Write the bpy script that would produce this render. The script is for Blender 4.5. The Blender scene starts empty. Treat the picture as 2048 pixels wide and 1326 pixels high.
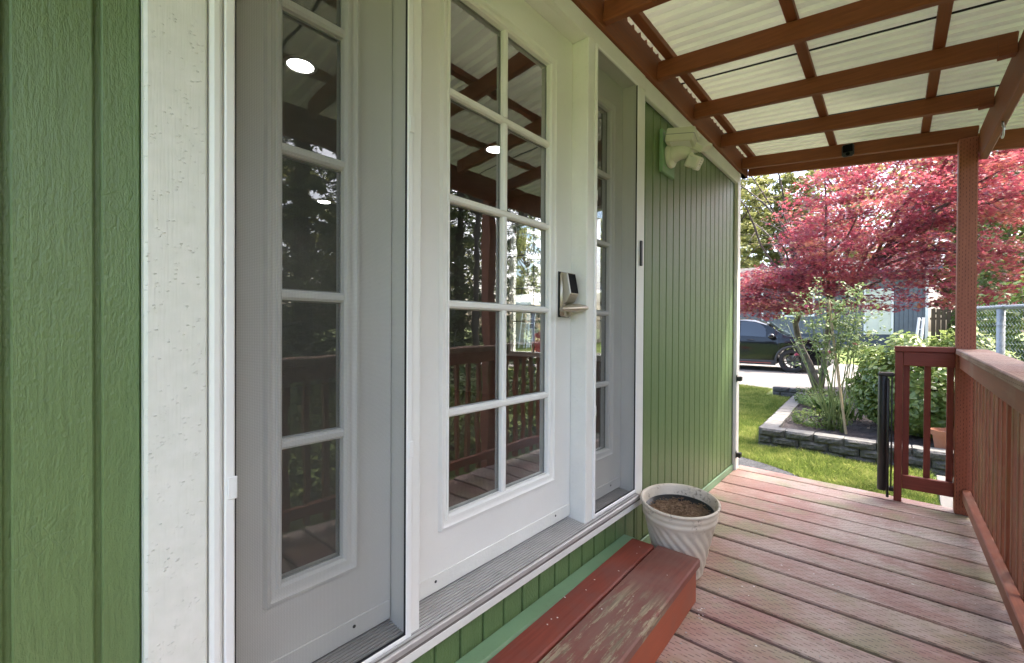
import bpy, bmesh, math, random
import numpy as np
from mathutils import Matrix, Vector, Euler

random.seed(7)
rng = np.random.default_rng(11)
scene = bpy.context.scene
COL = scene.collection

# ------------------------------------------------------------------ camera
def cam_axes(yaw, pitch, roll):
    cy, sy, cp, sp = math.cos(yaw), math.sin(yaw), math.cos(pitch), math.sin(pitch)
    f = Vector((sy*cp, cy*cp, sp)); r = Vector((cy, -sy, 0)); u = r.cross(f)
    return (r*math.cos(roll)+u*math.sin(roll), -r*math.sin(roll)+u*math.cos(roll), f)
cd = bpy.data.cameras.new('camera'); cam = bpy.data.objects.new('camera', cd); COL.objects.link(cam)
r_, u_, f_ = cam_axes(-0.715973, -0.0076622, 0.0053416)
M = Matrix.Identity(4)
for i in range(3):
    M[i][0], M[i][1], M[i][2] = r_[i], u_[i], -f_[i]
M.translation = (1.0, 0.0, 1.164)
cam.matrix_world = M
cd.sensor_width = 36; cd.lens = 876.06/2048*36; cd.clip_start = 0.02; cd.clip_end = 600
scene.camera = cam

# ------------------------------------------------------------------ world, sun, exposure
SUN = Vector((0.42, 0.36, 0.83)).normalized()
w = bpy.data.worlds.new('World'); scene.world = w; w.use_nodes = True
nt = w.node_tree; bg = nt.nodes['Background']
sky = nt.nodes.new('ShaderNodeTexSky'); sky.sky_type = 'NISHITA'; sky.sun_disc = False
sky.sun_elevation = math.asin(SUN.z); sky.sun_rotation = math.atan2(SUN.x, SUN.y)
sky.air_density = 0.8; sky.dust_density = 5.0; sky.ozone_density = 0.6
nt.links.new(sky.outputs[0], bg.inputs[0]); bg.inputs[1].default_value = 0.15
sd = bpy.data.lights.new('sun', 'SUN'); so = bpy.data.objects.new('sun', sd); COL.objects.link(so)
sd.energy = 1.2; sd.angle = math.radians(1.5); sd.color = (1.0, 0.95, 0.86)
so.rotation_euler = SUN.to_track_quat('Z', 'Y').to_euler(); so.location = (6, 6, 12)
scene.view_settings.view_transform = 'Standard'; scene.view_settings.look = 'None'
scene.view_settings.gamma = 1; scene.view_settings.use_curve_mapping = False
scene.view_settings.exposure = 2.82
try:
    scene.cycles.transparent_max_bounces = 24; scene.cycles.max_bounces = 10
    scene.cycles.diffuse_bounces = 5; scene.cycles.glossy_bounces = 4
except Exception: pass

# ------------------------------------------------------------------ materials
def new_mat(name):
    m = bpy.data.materials.new(name); m.use_nodes = True
    return m, m.node_tree, m.node_tree.nodes['Principled BSDF']
class NT:
    """tiny node helper"""
    def __init__(s, nt): s.nt = nt
    def n(s, t, **kw):
        nd = s.nt.nodes.new(t)
        for k, v in kw.items():
            if k.startswith('_'): setattr(nd, k[1:], v)
            else: s.put(nd.inputs[k.replace('__', ' ') if not k.isdigit() else int(k)], v)
        return nd
    def put(s, inp, v):
        if hasattr(v, 'is_output') or isinstance(v, bpy.types.NodeSocket): s.nt.links.new(v, inp)
        else: inp.default_value = v
    def pos(s): return s.n('ShaderNodeNewGeometry').outputs['Position']
    def map(s, vec, scale=(1, 1, 1), loc=(0, 0, 0), rot=(0, 0, 0)):
        nd = s.n('ShaderNodeMapping'); s.put(nd.inputs[0], vec)
        nd.inputs['Location'].default_value = loc; nd.inputs['Rotation'].default_value = rot; nd.inputs['Scale'].default_value = scale
        return nd.outputs[0]
    def noise(s, vec, scale, detail=4, rough=.55, dist=0):
        nd = s.n('ShaderNodeTexNoise'); s.put(nd.inputs['Vector'], vec)
        nd.inputs['Scale'].default_value = scale; nd.inputs['Detail'].default_value = detail
        nd.inputs['Roughness'].default_value = rough; nd.inputs['Distortion'].default_value = dist
        return nd.outputs['Fac']
    def voro(s, vec, scale, feature='F1'):
        nd = s.n('ShaderNodeTexVoronoi'); nd.feature = feature; s.put(nd.inputs['Vector'], vec); nd.inputs['Scale'].default_value = scale
        return nd.outputs['Distance']
    def ramp(s, fac, stops, interp='LINEAR'):
        nd = s.n('ShaderNodeValToRGB'); s.put(nd.inputs[0], fac); cr = nd.color_ramp; cr.interpolation = interp
        while len(cr.elements) < len(stops): cr.elements.new(0.5)
        for e, (p, c) in zip(cr.elements, stops):
            e.position = p; e.color = (c, c, c, 1) if isinstance(c, (int, float)) else (*c, 1)
        return nd.outputs[0]
    def mix(s, fac, a, b, mode='MIX'):
        nd = s.n('ShaderNodeMix'); nd.data_type = 'RGBA'; nd.blend_type = mode
        s.put(nd.inputs[0], fac)
        for i, v in ((6, a), (7, b)):
            s.put(nd.inputs[i], (*v, 1) if isinstance(v, tuple) and len(v) == 3 else v)
        return nd.outputs[2]
    def math(s, op, a, b=0.0, c=None):
        nd = s.n('ShaderNodeMath'); nd.operation = op; s.put(nd.inputs[0], a); s.put(nd.inputs[1], b)
        if c is not None: s.put(nd.inputs[2], c)
        return nd.outputs[0]
    def sep(s, v):
        nd = s.n('ShaderNodeSeparateXYZ'); s.put(nd.inputs[0], v); return nd.outputs
    def comb(s, x, y, z):
        nd = s.n('ShaderNodeCombineXYZ'); s.put(nd.inputs[0], x); s.put(nd.inputs[1], y); s.put(nd.inputs[2], z); return nd.outputs[0]
    def bump(s, h, strength=.3, dist=.01):
        nd = s.n('ShaderNodeBump'); s.put(nd.inputs['Height'], h); nd.inputs['Strength'].default_value = strength; nd.inputs['Distance'].default_value = dist
        return nd.outputs[0]
    def rand(s): return s.n('ShaderNodeObjectInfo').outputs['Random']
    def attr(s, name): 
        nd = s.n('ShaderNodeAttribute'); nd.attribute_name = name; return nd.outputs['Fac']

MAT = {}
def simple(name, col, rough=.6, metal=0, bump_scale=None, bump=.15, var=.12, vscale=6, spec=.5, coat=0, dirt=0.0):
    m, t, b = new_mat(name); k = NT(t); p = k.pos()
    n = k.noise(p, vscale, 5, .6)
    c = k.mix(k.ramp(n, [(.3, 0), (.7, 1)]), tuple(x*(1-var) for x in col), tuple(min(1, x*(1+var)) for x in col))
    if dirt:
        d = k.math('MULTIPLY', k.ramp(k.noise(p, 75, 4, .7), [(.58, 0), (.72, dirt)]), k.ramp(k.noise(p, 5, 3), [(.4, .1), (.65, 1)]))
        c = k.mix(d, c, (.12, .1, .07))
    k.put(b.inputs['Base Color'], c)
    k.put(b.inputs['Roughness'], k.math('ADD', rough-.06, k.math('MULTIPLY', k.noise(p, vscale*4, 3), .12)))
    b.inputs['Metallic'].default_value = metal; b.inputs['Specular IOR Level'].default_value = spec
    b.inputs['Coat Weight'].default_value = coat; b.inputs['Coat Roughness'].default_value = .06
    if bump_scale: k.put(b.inputs['Normal'], k.bump(k.noise(p, bump_scale, 4), bump, .004))
    MAT[name] = m; return m

def siding_mat(name, col, axis_h='y'):
    m, t, b = new_mat(name); k = NT(t); p = k.pos()
    warp = k.noise(p, 9, 3)
    pw = k.n('ShaderNodeVectorMath', _operation='ADD'); k.put(pw.inputs[0], p)
    sc = k.n('ShaderNodeVectorMath', _operation='SCALE'); k.put(sc.inputs[0], k.n('ShaderNodeTexNoise', Vector=p, Scale=7.0, Detail=2.0).outputs['Color']); sc.inputs['Scale'].default_value = .016
    k.put(pw.inputs[1], sc.outputs[0]); pv = pw.outputs[0]
    grain = k.noise(k.map(pv, (170, 170, 9)), 1, 4, .65)           # vertical embossed grain
    fine = k.noise(k.map(pv, (420, 420, 120)), 1, 3, .6)
    crack = k.ramp(k.voro(k.map(pv, (60, 60, 38)), 1, 'DISTANCE_TO_EDGE'), [(0.0, 0), (.07, 1)])
    cm = k.ramp(k.noise(p, 4.2, 3), [(.5, 0), (.62, 1)])
    crk = k.math('SUBTRACT', 1, k.math('MULTIPLY', k.math('SUBTRACT', 1, crack), cm))
    peb = k.noise(k.map(p, (150, 150, 95)), 1, 3, .6)
    h = k.math('ADD', k.math('ADD', k.math('MULTIPLY', grain, .7), k.math('ADD', k.math('MULTIPLY', fine, .4), k.math('MULTIPLY', peb, .75))), k.math('MULTIPLY', crk, .16))
    g = k.ramp(grain, [(.32, 0), (.6, 1)])
    c = k.mix(g, tuple(x*.88 for x in col), tuple(x*1.05 for x in col))
    c = k.mix(k.ramp(k.noise(p, 1.7, 3), [(.35, 0), (.7, .35)]), c, tuple(x*.86 for x in col))
    k.put(b.inputs['Base Color'], c); k.put(b.inputs['Roughness'], k.math('ADD', .28, k.math('MULTIPLY', fine, .2)))
    b.inputs['Specular IOR Level'].default_value = .55
    k.put(b.inputs['Normal'], k.bump(h, .75, .0038))
    MAT[name] = m
siding_mat('siding_green', (.140, .212, .082))
simple('base_green', (.21, .35, .20), .5, bump_scale=60, var=.1, dirt=.35)
# rough sawn white board
m, t, b = new_mat('white_rough'); k = NT(t); p = k.pos()
h1 = k.noise(k.map(p, (260, 260, 12)), 1, 3); sp = k.voro(k.map(p, (95, 95, 210)), 1)
sp = k.ramp(sp, [(.05, 1), (.30, 0)]); gate = k.ramp(k.noise(p, 45, 2), [(.52, 0), (.62, 1)])
hh = k.math('ADD', k.math('MULTIPLY', h1, .35), k.math('MULTIPLY', sp, gate))
k.put(b.inputs['Base Color'], k.mix(k.ramp(k.noise(p, 30, 4), [(.3, 0), (.7, 1)]), (.72, .73, .67), (.79, .79, .74)))
b.inputs['Roughness'].default_value = .42; k.put(b.inputs['Normal'], k.bump(hh, .8, .0028)); MAT['white_rough'] = m
simple('white_paint', (.80, .80, .77), .38, bump_scale=140, bump=.06, var=.025, vscale=5, dirt=.06)
simple('white_worn', (.77, .77, .73), .48, bump_scale=90, bump=.25, var=.05, dirt=.12)
simple('white_vinyl', (.82, .82, .81), .3, var=.02)
simple('black_gap', (.012, .012, .014), .8)
simple('interior_wall', (.30, .29, .27), .8)
simple('interior_ceiling', (.24, .24, .235), .9, bump_scale=160, bump=.5)
simple('interior_floor', (.12, .085, .06), .4)
simple('aluminium', (.50, .485, .47), .45, metal=.3, var=.12, vscale=14, dirt=.25)
simple('threshold_base', (.17, .155, .14), .7, var=.3, vscale=9, dirt=.5)
simple('nickel', (.52, .48, .40), .42, metal=1, var=.03)
simple('black_glass', (.006, .006, .007), .55, var=0, spec=.06)
simple('black_plastic', (.018, .018, .02), .4)
simple('cream_plastic', (.66, .66, .56), .42, var=.04, dirt=.08)
simple('black_metal', (.015, .014, .017), .35)
simple('galv', (.34, .36, .37), .5, metal=.5, var=.1, vscale=20)
simple('steel_zinc', (.6, .6, .58), .3, metal=.9)
simple('terracotta', (.42, .17, .10), .75)
simple('shingle', (.09, .085, .08), .9)
simple('soil_black', (.018, .015, .018), .7)

def wood(name, col, dark, grain_axis='y', incise=None, wear=None, green=0.0, rough=.55, var=.25):
    """painted / stained timber; grain_axis = long axis of the board, incise = (pitch along, pitch across)"""
    m, t, b = new_mat(name); k = NT(t); p = k.pos(); rnd = k.rand()
    off = k.comb(k.math('MULTIPLY', rnd, 13.7), k.math('MULTIPLY', rnd, 7.1), k.math('MULTIPLY', rnd, 5.3))
    va = k.n('ShaderNodeVectorMath', _operation='ADD'); k.put(va.inputs[0], p); k.put(va.inputs[1], off); q = va.outputs[0]
    s = {'x': (5, 95, 95), 'y': (95, 5, 95), 'z': (95, 95, 5)}[grain_axis]
    gr = k.noise(k.map(q, s), 1, 5, .6, .3)
    lump = k.noise(q, 3.2, 4, .6)
    c = k.mix(k.ramp(gr, [(.3, 0), (.68, 1)]), dark, col)
    c = k.mix(k.ramp(lump, [(.35, 0), (.75, var)]), c, tuple(x*.62 for x in col))
    h = k.math('MULTIPLY', gr, .5)
    if wear:                                                       # (colour, threshold low, high)
        wc, lo, hi = wear
        wm = k.ramp(k.math('ADD', k.math('MULTIPLY', k.noise(q, 2.3, 5, .65), .75), k.math('MULTIPLY', gr, .25)), [(lo, 0), (hi, 1)])
        c = k.mix(wm, c, wc)
    if incise and grain_axis == 'x':
        c = k.mix(k.math('MULTIPLY', rnd, .45), c, (.33, .19, .16))
        wx = k.n('ShaderNodeMapRange'); k.put(wx.inputs[0], k.math('ADD', k.sep(p)[0], k.math('MULTIPLY', k.math('SUBTRACT', k.noise(p, 2.1, 4), .5), .7))); wx.inputs[1].default_value = .25; wx.inputs[2].default_value = .75
        c = k.mix(k.math('MULTIPLY', k.math('SUBTRACT', 1, wx.outputs[0]), .45), c, (.35, .16, .125))
        st = k.ramp(k.noise(q, 1.3, 5, .7), [(.52, 0), (.66, .55)]); c = k.mix(st, c, (.36, .335, .27))
    if green:
        gm = k.ramp(k.noise(q, 2.6, 4, .6), [(.50, 0), (.66, green)])
        c = k.mix(gm, c, (.20, .22, .07))
        gm2 = k.ramp(k.noise(q, 11, 5, .7), [(.56, 0), (.70, green*.9)])
        c = k.mix(gm2, c, (.19, .19, .13))
    if incise:
        pl, pc = incise; sx = k.sep(q); ax = 'xyz'.index(grain_axis)
        along = sx[ax]; others = [sx[i] for i in range(3) if i != ax]
        acr = k.math('ADD', others[0], others[1])
        rowf = k.math('DIVIDE', acr, pc); row = k.math('FLOOR', rowf)
        sh = k.math('MULTIPLY', k.math('FRACT', k.math('MULTIPLY', row, .618)), 1.0)
        u = k.math('FRACT', k.math('ADD', k.math('DIVIDE', along, pl), sh)); v = k.math('FRACT', rowf)
        d = k.math('MULTIPLY', k.math('LESS_THAN', u, .50), k.math('LESS_THAN', v, .16))
        keep = k.math('GREATER_THAN', k.noise(k.map(q, (1, 1, 1)), 60, 2), .42)
        d = k.math('MULTIPLY', d, keep)
        c = k.mix(k.math('MULTIPLY', d, .9), c, tuple(x*.16 for x in dark)); h = k.math('SUBTRACT', h, k.math('MULTIPLY', d, 1.2))
    k.put(b.inputs['Base Color'], c); k.put(b.inputs['Roughness'], k.math('ADD', rough-.1, k.math('MULTIPLY', gr, .25)))
    b.inputs['Specular IOR Level'].default_value = .35
    k.put(b.inputs['Normal'], k.bump(h, .45, .0025)); MAT[name] = m
wood('deck_wood', (.41, .25, .22), (.25, .125, .105), 'x', incise=(.046, .0165), wear=((.48, .41, .365), .41, .57), green=.42)
wood('rafter_wood', (.27, .082, .030), (.19, .055, .020), 'x')
wood('beam_wood', (.28, .088, .034), (.20, .06, .022), 'y')
wood('post_wood', (.38, .130, .082), (.29, .092, .058), 'z', incise=(.026, .0135))
wood('rail_wood', (.36, .132, .080), (.27, .092, .055), 'y', wear=((.34, .20, .14), .50, .70))
wood('cap_wood', (.36, .185, .13), (.25, .11, .075), 'y', incise=(.03, .014), wear=((.42, .29, .22), .42, .6))
wood('baluster_wood', (.37, .145, .085), (.26, .092, .055), 'z', wear=((.33, .19, .10), .52, .68), green=.25)
wood('gate_wood', (.25, .062, .045), (.19, .045, .033), 'z', var=.15)
wood('gate_rail_wood', (.25, .062, .045), (.19, .045, .033), 'x', var=.15)
wood('step_red', (.27, .060, .036), (.18, .038, .025), 'y', wear=((.15, .075, .065), .42, .62), var=.3)
wood('step_worn', (.25, .058, .04), (.14, .05, .04), 'y', wear=((.20, .105, .085), .40, .58), var=.3)
wood('riser_red', (.40, .105, .052), (.31, .078, .040), 'y', rough=.6, var=.3, wear=((.24, .10, .07), .52, .72))
wood('dark_fence_wood', (.10, .065, .04), (.06, .04, .025), 'z')
wood('stake_wood', (.50, .38, .24), (.38, .28, .18), 'z')
# extra worn front tread: bare wood patches
m = MAT['step_worn']; k = NT(m.node_tree); b = m.node_tree.nodes['Principled BSDF']; p = k.pos()
old = b.inputs['Base Color'].links[0].from_socket
sxyz = k.sep(p)
bare = k.ramp(k.noise(k.map(p, (30, 4.2, 10), loc=(.3, .15, 0)), 1, 8, .82), [(.50, 0), (.535, 1)])
zone = k.ramp(sxyz[1], [(.0, 1), (.62, 1), (.70, 0)])
nz = k.n('ShaderNodeMapRange'); k.put(nz.inputs[0], sxyz[1]); nz.inputs[1].default_value = 1.0; nz.inputs[2].default_value = 1.62; nz.inputs[3].default_value = 1; nz.inputs[4].default_value = 0
bare = k.math('MULTIPLY', bare, k.ramp(nz.outputs[0], [(0, 0), (.25, 1)]))
wcol = k.mix(k.ramp(k.noise(k.map(p, (130, 6, 60)), 1, 4), [(.35, 0), (.65, 1)]), (.15, .115, .08), (.36, .30, .20))
k.put(b.inputs['Base Color'], k.mix(bare, old, wcol))

# glass pane: thin sheet, transparent + mirror reflection by angle
def glass(name, tint=(.80, .82, .80), gain=2.2, add=.04):
    m, t, b = new_mat(name); k = NT(t); t.nodes.remove(b)
    tr = k.n('ShaderNodeBsdfTransparent'); tr.inputs[0].default_value = (*tint, 1)
    gl = k.n('ShaderNodeBsdfGlossy'); gl.inputs['Roughness'].default_value = .012; gl.inputs[0].default_value = (.95, .96, .95, 1)
    fr = k.n('ShaderNodeFresnel'); fr.inputs[0].default_value = 1.5
    k.put(gl.inputs['Normal'], k.bump(k.noise(k.pos(), 5, 2), .06, .01))
    fac = k.math('MINIMUM', k.math('ADD', k.math('MULTIPLY', fr.outputs[0], gain), add), .95)
    mx = k.n('ShaderNodeMixShader'); k.put(mx.inputs[0], fac); k.put(mx.inputs[1], tr.outputs[0]); k.put(mx.inputs[2], gl.outputs[0])
    k.put(t.nodes['Material Output'].inputs[0], mx.outputs[0]); MAT[name] = m
glass('pane_glass', (.78, .80, .78), 3.6, .07); glass('window_glass', (.9, .92, .9), 1.2, 0); glass('car_glass', (.22, .25, .25), 2.0, .02)
# insect screen: a fine dark weave, half open
m, t, b = new_mat('screen_mesh'); k = NT(t); t.nodes.remove(b); p = k.pos(); sx = k.sep(p)
def wv(o): return k.math('ABSOLUTE', k.math('SUBTRACT', k.math('FRACT', k.math('DIVIDE', o, .0031)), .5))
wea = k.math('ADD', wv(sx[1]), wv(sx[2]))
op = k.math('ADD', .22, k.math('MULTIPLY', wea, .26))
op = k.math('ADD', op, k.math('MULTIPLY', k.ramp(k.noise(p, 3, 3), [(.3, 0), (.7, 1)]), .04))
df = k.n('ShaderNodeBsdfDiffuse'); df.inputs[0].default_value = (.078, .080, .072, 1)
tr = k.n('ShaderNodeBsdfTransparent'); mx = k.n('ShaderNodeMixShader')
k.put(mx.inputs[0], op); k.put(mx.inputs[1], tr.outputs[0]); k.put(mx.inputs[2], df.outputs[0]); k.put(t.nodes['Material Output'].inputs[0], mx.outputs[0]); MAT['screen_mesh'] = m
# roof metal; translucent share is added to pass fill light under the porch
m, t, b = new_mat('roof_metal_translucent'); k = NT(t); p = k.pos()
k.put(b.inputs['Base Color'], k.mix(k.ramp(k.noise(k.map(p, (1.2, 16, 1)), 1, 4), [(.3, 0), (.7, 1)]), (.62, .65, .52), (.76, .79, .66)))
b.inputs['Roughness'].default_value = .4
tl = k.n('ShaderNodeBsdfTranslucent'); tl.inputs[0].default_value = (.80, .80, .60, 1); mx = k.n('ShaderNodeMixShader'); mx.inputs[0].default_value = .06
k.put(mx.inputs[1], b.outputs[0]); k.put(mx.inputs[2], tl.outputs[0]); k.put(t.nodes['Material Output'].inputs[0], mx.outputs[0]); MAT['roof_metal_translucent'] = m
# emissive lens of the ceiling lights
m, t, b = new_mat('lamp_lens'); b.inputs['Emission Color'].default_value = (1, .97, .92, 1); b.inputs['Emission Strength'].default_value = 9; MAT['lamp_lens'] = m

# foliage
def leafmat(name, stops, rough=.5, trans=.35, tcol=None, spec=.4):
    m, t, b = new_mat(name); k = NT(t)
    c = k.ramp(k.attr('tint'), stops)
    k.put(b.inputs['Base Color'], c); b.inputs['Roughness'].default_value = rough; b.inputs['Specular IOR Level'].default_value = spec
    tl = k.n('ShaderNodeBsdfTranslucent'); k.put(tl.inputs[0], k.mix(.5, c, tcol) if tcol else c)
    mx = k.n('ShaderNodeMixShader'); mx.inputs[0].default_value = trans
    k.put(mx.inputs[1], b.outputs[0]); k.put(mx.inputs[2], tl.outputs[0]); k.put(t.nodes['Material Output'].inputs[0], mx.outputs[0]); MAT[name] = m
leafmat('maple_leaf', [(0, (.055, .022, .055)), (.3, (.15, .04, .08)), (.58, (.38, .10, .145)), (.85, (.52, .22, .19)), (1, (.52, .34, .16))], .36, .50, (.72, .12, .15), .7)
leafmat('tree_leaf', [(0, (.04, .075, .02)), (.6, (.09, .15, .035)), (1, (.16, .20, .05))], .5, .4)
leafmat('far_leaf', [(0, (.19, .21, .07)), (.6, (.34, .35, .13)), (1, (.50, .47, .20))], .5, .5)
leafmat('conifer_leaf', [(0, (.09, .12, .06)), (.6, (.18, .22, .10)), (1, (.30, .32, .15))], .6, .5)
leafmat('hedge_leaf', [(0, (.10, .17, .04)), (.5, (.22, .30, .085)), (1, (.38, .42, .16))], .32, .35, None, .6)
leafmat('rose_leaf', [(0, (.10, .16, .06)), (.6, (.18, .25, .10)), (1, (.30, .33, .15))], .45, .35)
leafmat('ground_leaf', [(0, (.08, .14, .03)), (.6, (.16, .22, .06)), (1, (.30, .33, .12))], .5, .35)
leafmat('grass_blade', [(0, (.13, .20, .04)), (.6, (.33, .39, .095)), (1, (.50, .49, .18))], .55, .45)
leafmat('strap_leaf', [(0, (.04, .09, .02)), (1, (.09, .16, .04))], .4, .25)
simple('rose_petal', (.30, .012, .05), .5); simple('rose_cane', (.16, .20, .07), .6)
def bark(name, a, bcol, sc=14):
    m, t, b = new_mat(name); k = NT(t); p = k.pos(); n = k.noise(k.map(p, (1, 1, .3)), sc, 5, .65)
    k.put(b.inputs['Base Color'], k.mix(k.ramp(n, [(.35, 0), (.65, 1)]), a, bcol)); b.inputs['Roughness'].default_value = .85
    k.put(b.inputs['Normal'], k.bump(n, .5, .01)); MAT[name] = m
bark('bark_grey', (.09, .075, .06), (.27, .25, .21)); bark('bark_brown', (.05, .035, .025), (.14, .10, .07)); bark('bark_maple', (.05, .035, .03), (.15, .12, .10))
# ground surfaces
m, t, b = new_mat('lawn_ground'); k = NT(t); p = k.pos()
c = k.mix(k.ramp(k.noise(p, 1.1, 5, .65), [(.35, 0), (.65, 1)]), (.095, .15, .03), (.18, .22, .05))
c = k.mix(k.ramp(k.noise(p, 26, 4), [(.45, 0), (.7, .6)]), c, (.06, .085, .02))
k.put(b.inputs['Base Color'], c); b.inputs['Roughness'].default_value = .95; k.put(b.inputs['Normal'], k.bump(k.noise(p, 60, 3), .6, .02)); MAT['lawn_ground'] = m
m, t, b = new_mat('concrete'); k = NT(t); p = k.pos()
c = k.mix(k.ramp(k.noise(p, .8, 5, .6), [(.3, 0), (.7, 1)]), (.15, .14, .128), (.205, .192, .175)); c = k.mix(k.ramp(k.noise(p, 60, 3), [(.5, 0), (.8, .4)]), c, (.17, .16, .145))
k.put(b.inputs['Base Color'], c); b.inputs['Roughness'].default_value = .9; MAT['concrete'] = m
m, t, b = new_mat('gravel'); k = NT(t); p = k.pos()
v = k.n('ShaderNodeTexVoronoi'); k.put(v.inputs['Vector'], p); v.inputs['Scale'].default_value = 70
c = k.mix(k.sep(v.outputs['Color'])[0], (.02, .021, .024), (.085, .085, .09))
k.put(b.inputs['Base Color'], c); b.inputs['Roughness'].default_value = .9; k.put(b.inputs['Normal'], k.bump(v.outputs['Distance'], .9, .01)); MAT['gravel'] = m
m, t, b = new_mat('mulch'); k = NT(t); p = k.pos()
v = k.n('ShaderNodeTexVoronoi'); k.put(v.inputs['Vector'], k.map(p, (22, 55, 40))); v.inputs['Scale'].default_value = 1
c = k.mix(k.sep(v.outputs['Color'])[0], (.012, .010, .012), (.065, .05, .05))
k.put(b.inputs['Base Color'], c); b.inputs['Roughness'].default_value = .85; k.put(b.inputs['Normal'], k.bump(k.noise(p, 40, 5), .9, .03)); MAT['mulch'] = m
# split-face block
m, t, b = new_mat('block_face'); k = NT(t); p = k.pos(); rr = k.rand()
n = k.noise(p, 38, 6, .7)
c = k.mix(k.ramp(n, [(.35, 0), (.65, 1)]), (.055, .055, .053), (.15, .145, .14)); c = k.mix(k.math('MULTIPLY', rr, .5), c, (.11, .10, .10))
k.put(b.inputs['Base Color'], c); b.inputs['Roughness'].default_value = .9; k.put(b.inputs['Normal'], k.bump(n, .9, .02)); MAT['block_face'] = m
simple('block_cap', (.20, .19, .172), .9, bump_scale=70, bump=.4, var=.2, vscale=12, dirt=.3)
simple('car_paint', (.006, .007, .009), .14, var=.05, spec=.35, coat=.35); simple('car_trim', (.035, .035, .037), .6); simple('tyre', (.022, .022, .023), .85, bump_scale=120)
simple('car_rim', (.05, .05, .052), .35, metal=.6); simple('car_red', (.45, .06, .04), .4); simple('headlamp', (.55, .57, .6), .1)
simple('house_blue', (.115, .13, .152), .6, bump_scale=50); simple('house_blue_dark', (.06, .07, .095), .7); simple('house_cream', (.62, .53, .40), .7)
simple('shirt_red', (.30, .02, .035), .8); simple('denim', (.10, .14, .22), .8); simple('skin', (.52, .31, .22), .6); simple('hair', (.05, .035, .025), .6)
simple('bracket_grey', (.30, .31, .30), .5)
# planter: pale plastic with brown scuffs
m, t, b = new_mat('planter'); k = NT(t); p = k.pos(); sx = k.sep(p)
c = k.mix(k.ramp(k.noise(p, 9, 5), [(.3, 0), (.7, 1)]), (.62, .54, .43), (.76, .68, .56))
sc = k.math('MULTIPLY', k.ramp(k.noise(p, 85, 4, .7), [(.50, 0), (.60, 1)]), k.ramp(k.noise(p, 13, 2), [(.54, 0), (.62, 1)]))
band = k.n('ShaderNodeMapRange'); k.put(band.inputs[0], sx[2]); band.inputs[1].default_value = .22; band.inputs[2].default_value = .30
c = k.mix(k.math('MULTIPLY', sc, k.math('MULTIPLY', band.outputs[0], .75)), c, (.20, .14, .09))
k.put(b.inputs['Base Color'], c); b.inputs['Roughness'].default_value = .55; MAT['planter'] = m
m, t, b = new_mat('potting'); k = NT(t); p = k.pos(); n = k.noise(p, 90, 5, .7)
k.put(b.inputs['Base Color'], k.mix(k.ramp(n, [(.3, 0), (.7, 1)]), (.15, .085, .05), (.48, .32, .19))); b.inputs['Roughness'].default_value = .95
k.put(b.inputs['Normal'], k.bump(n, 1, .02)); MAT['potting'] = m

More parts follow.
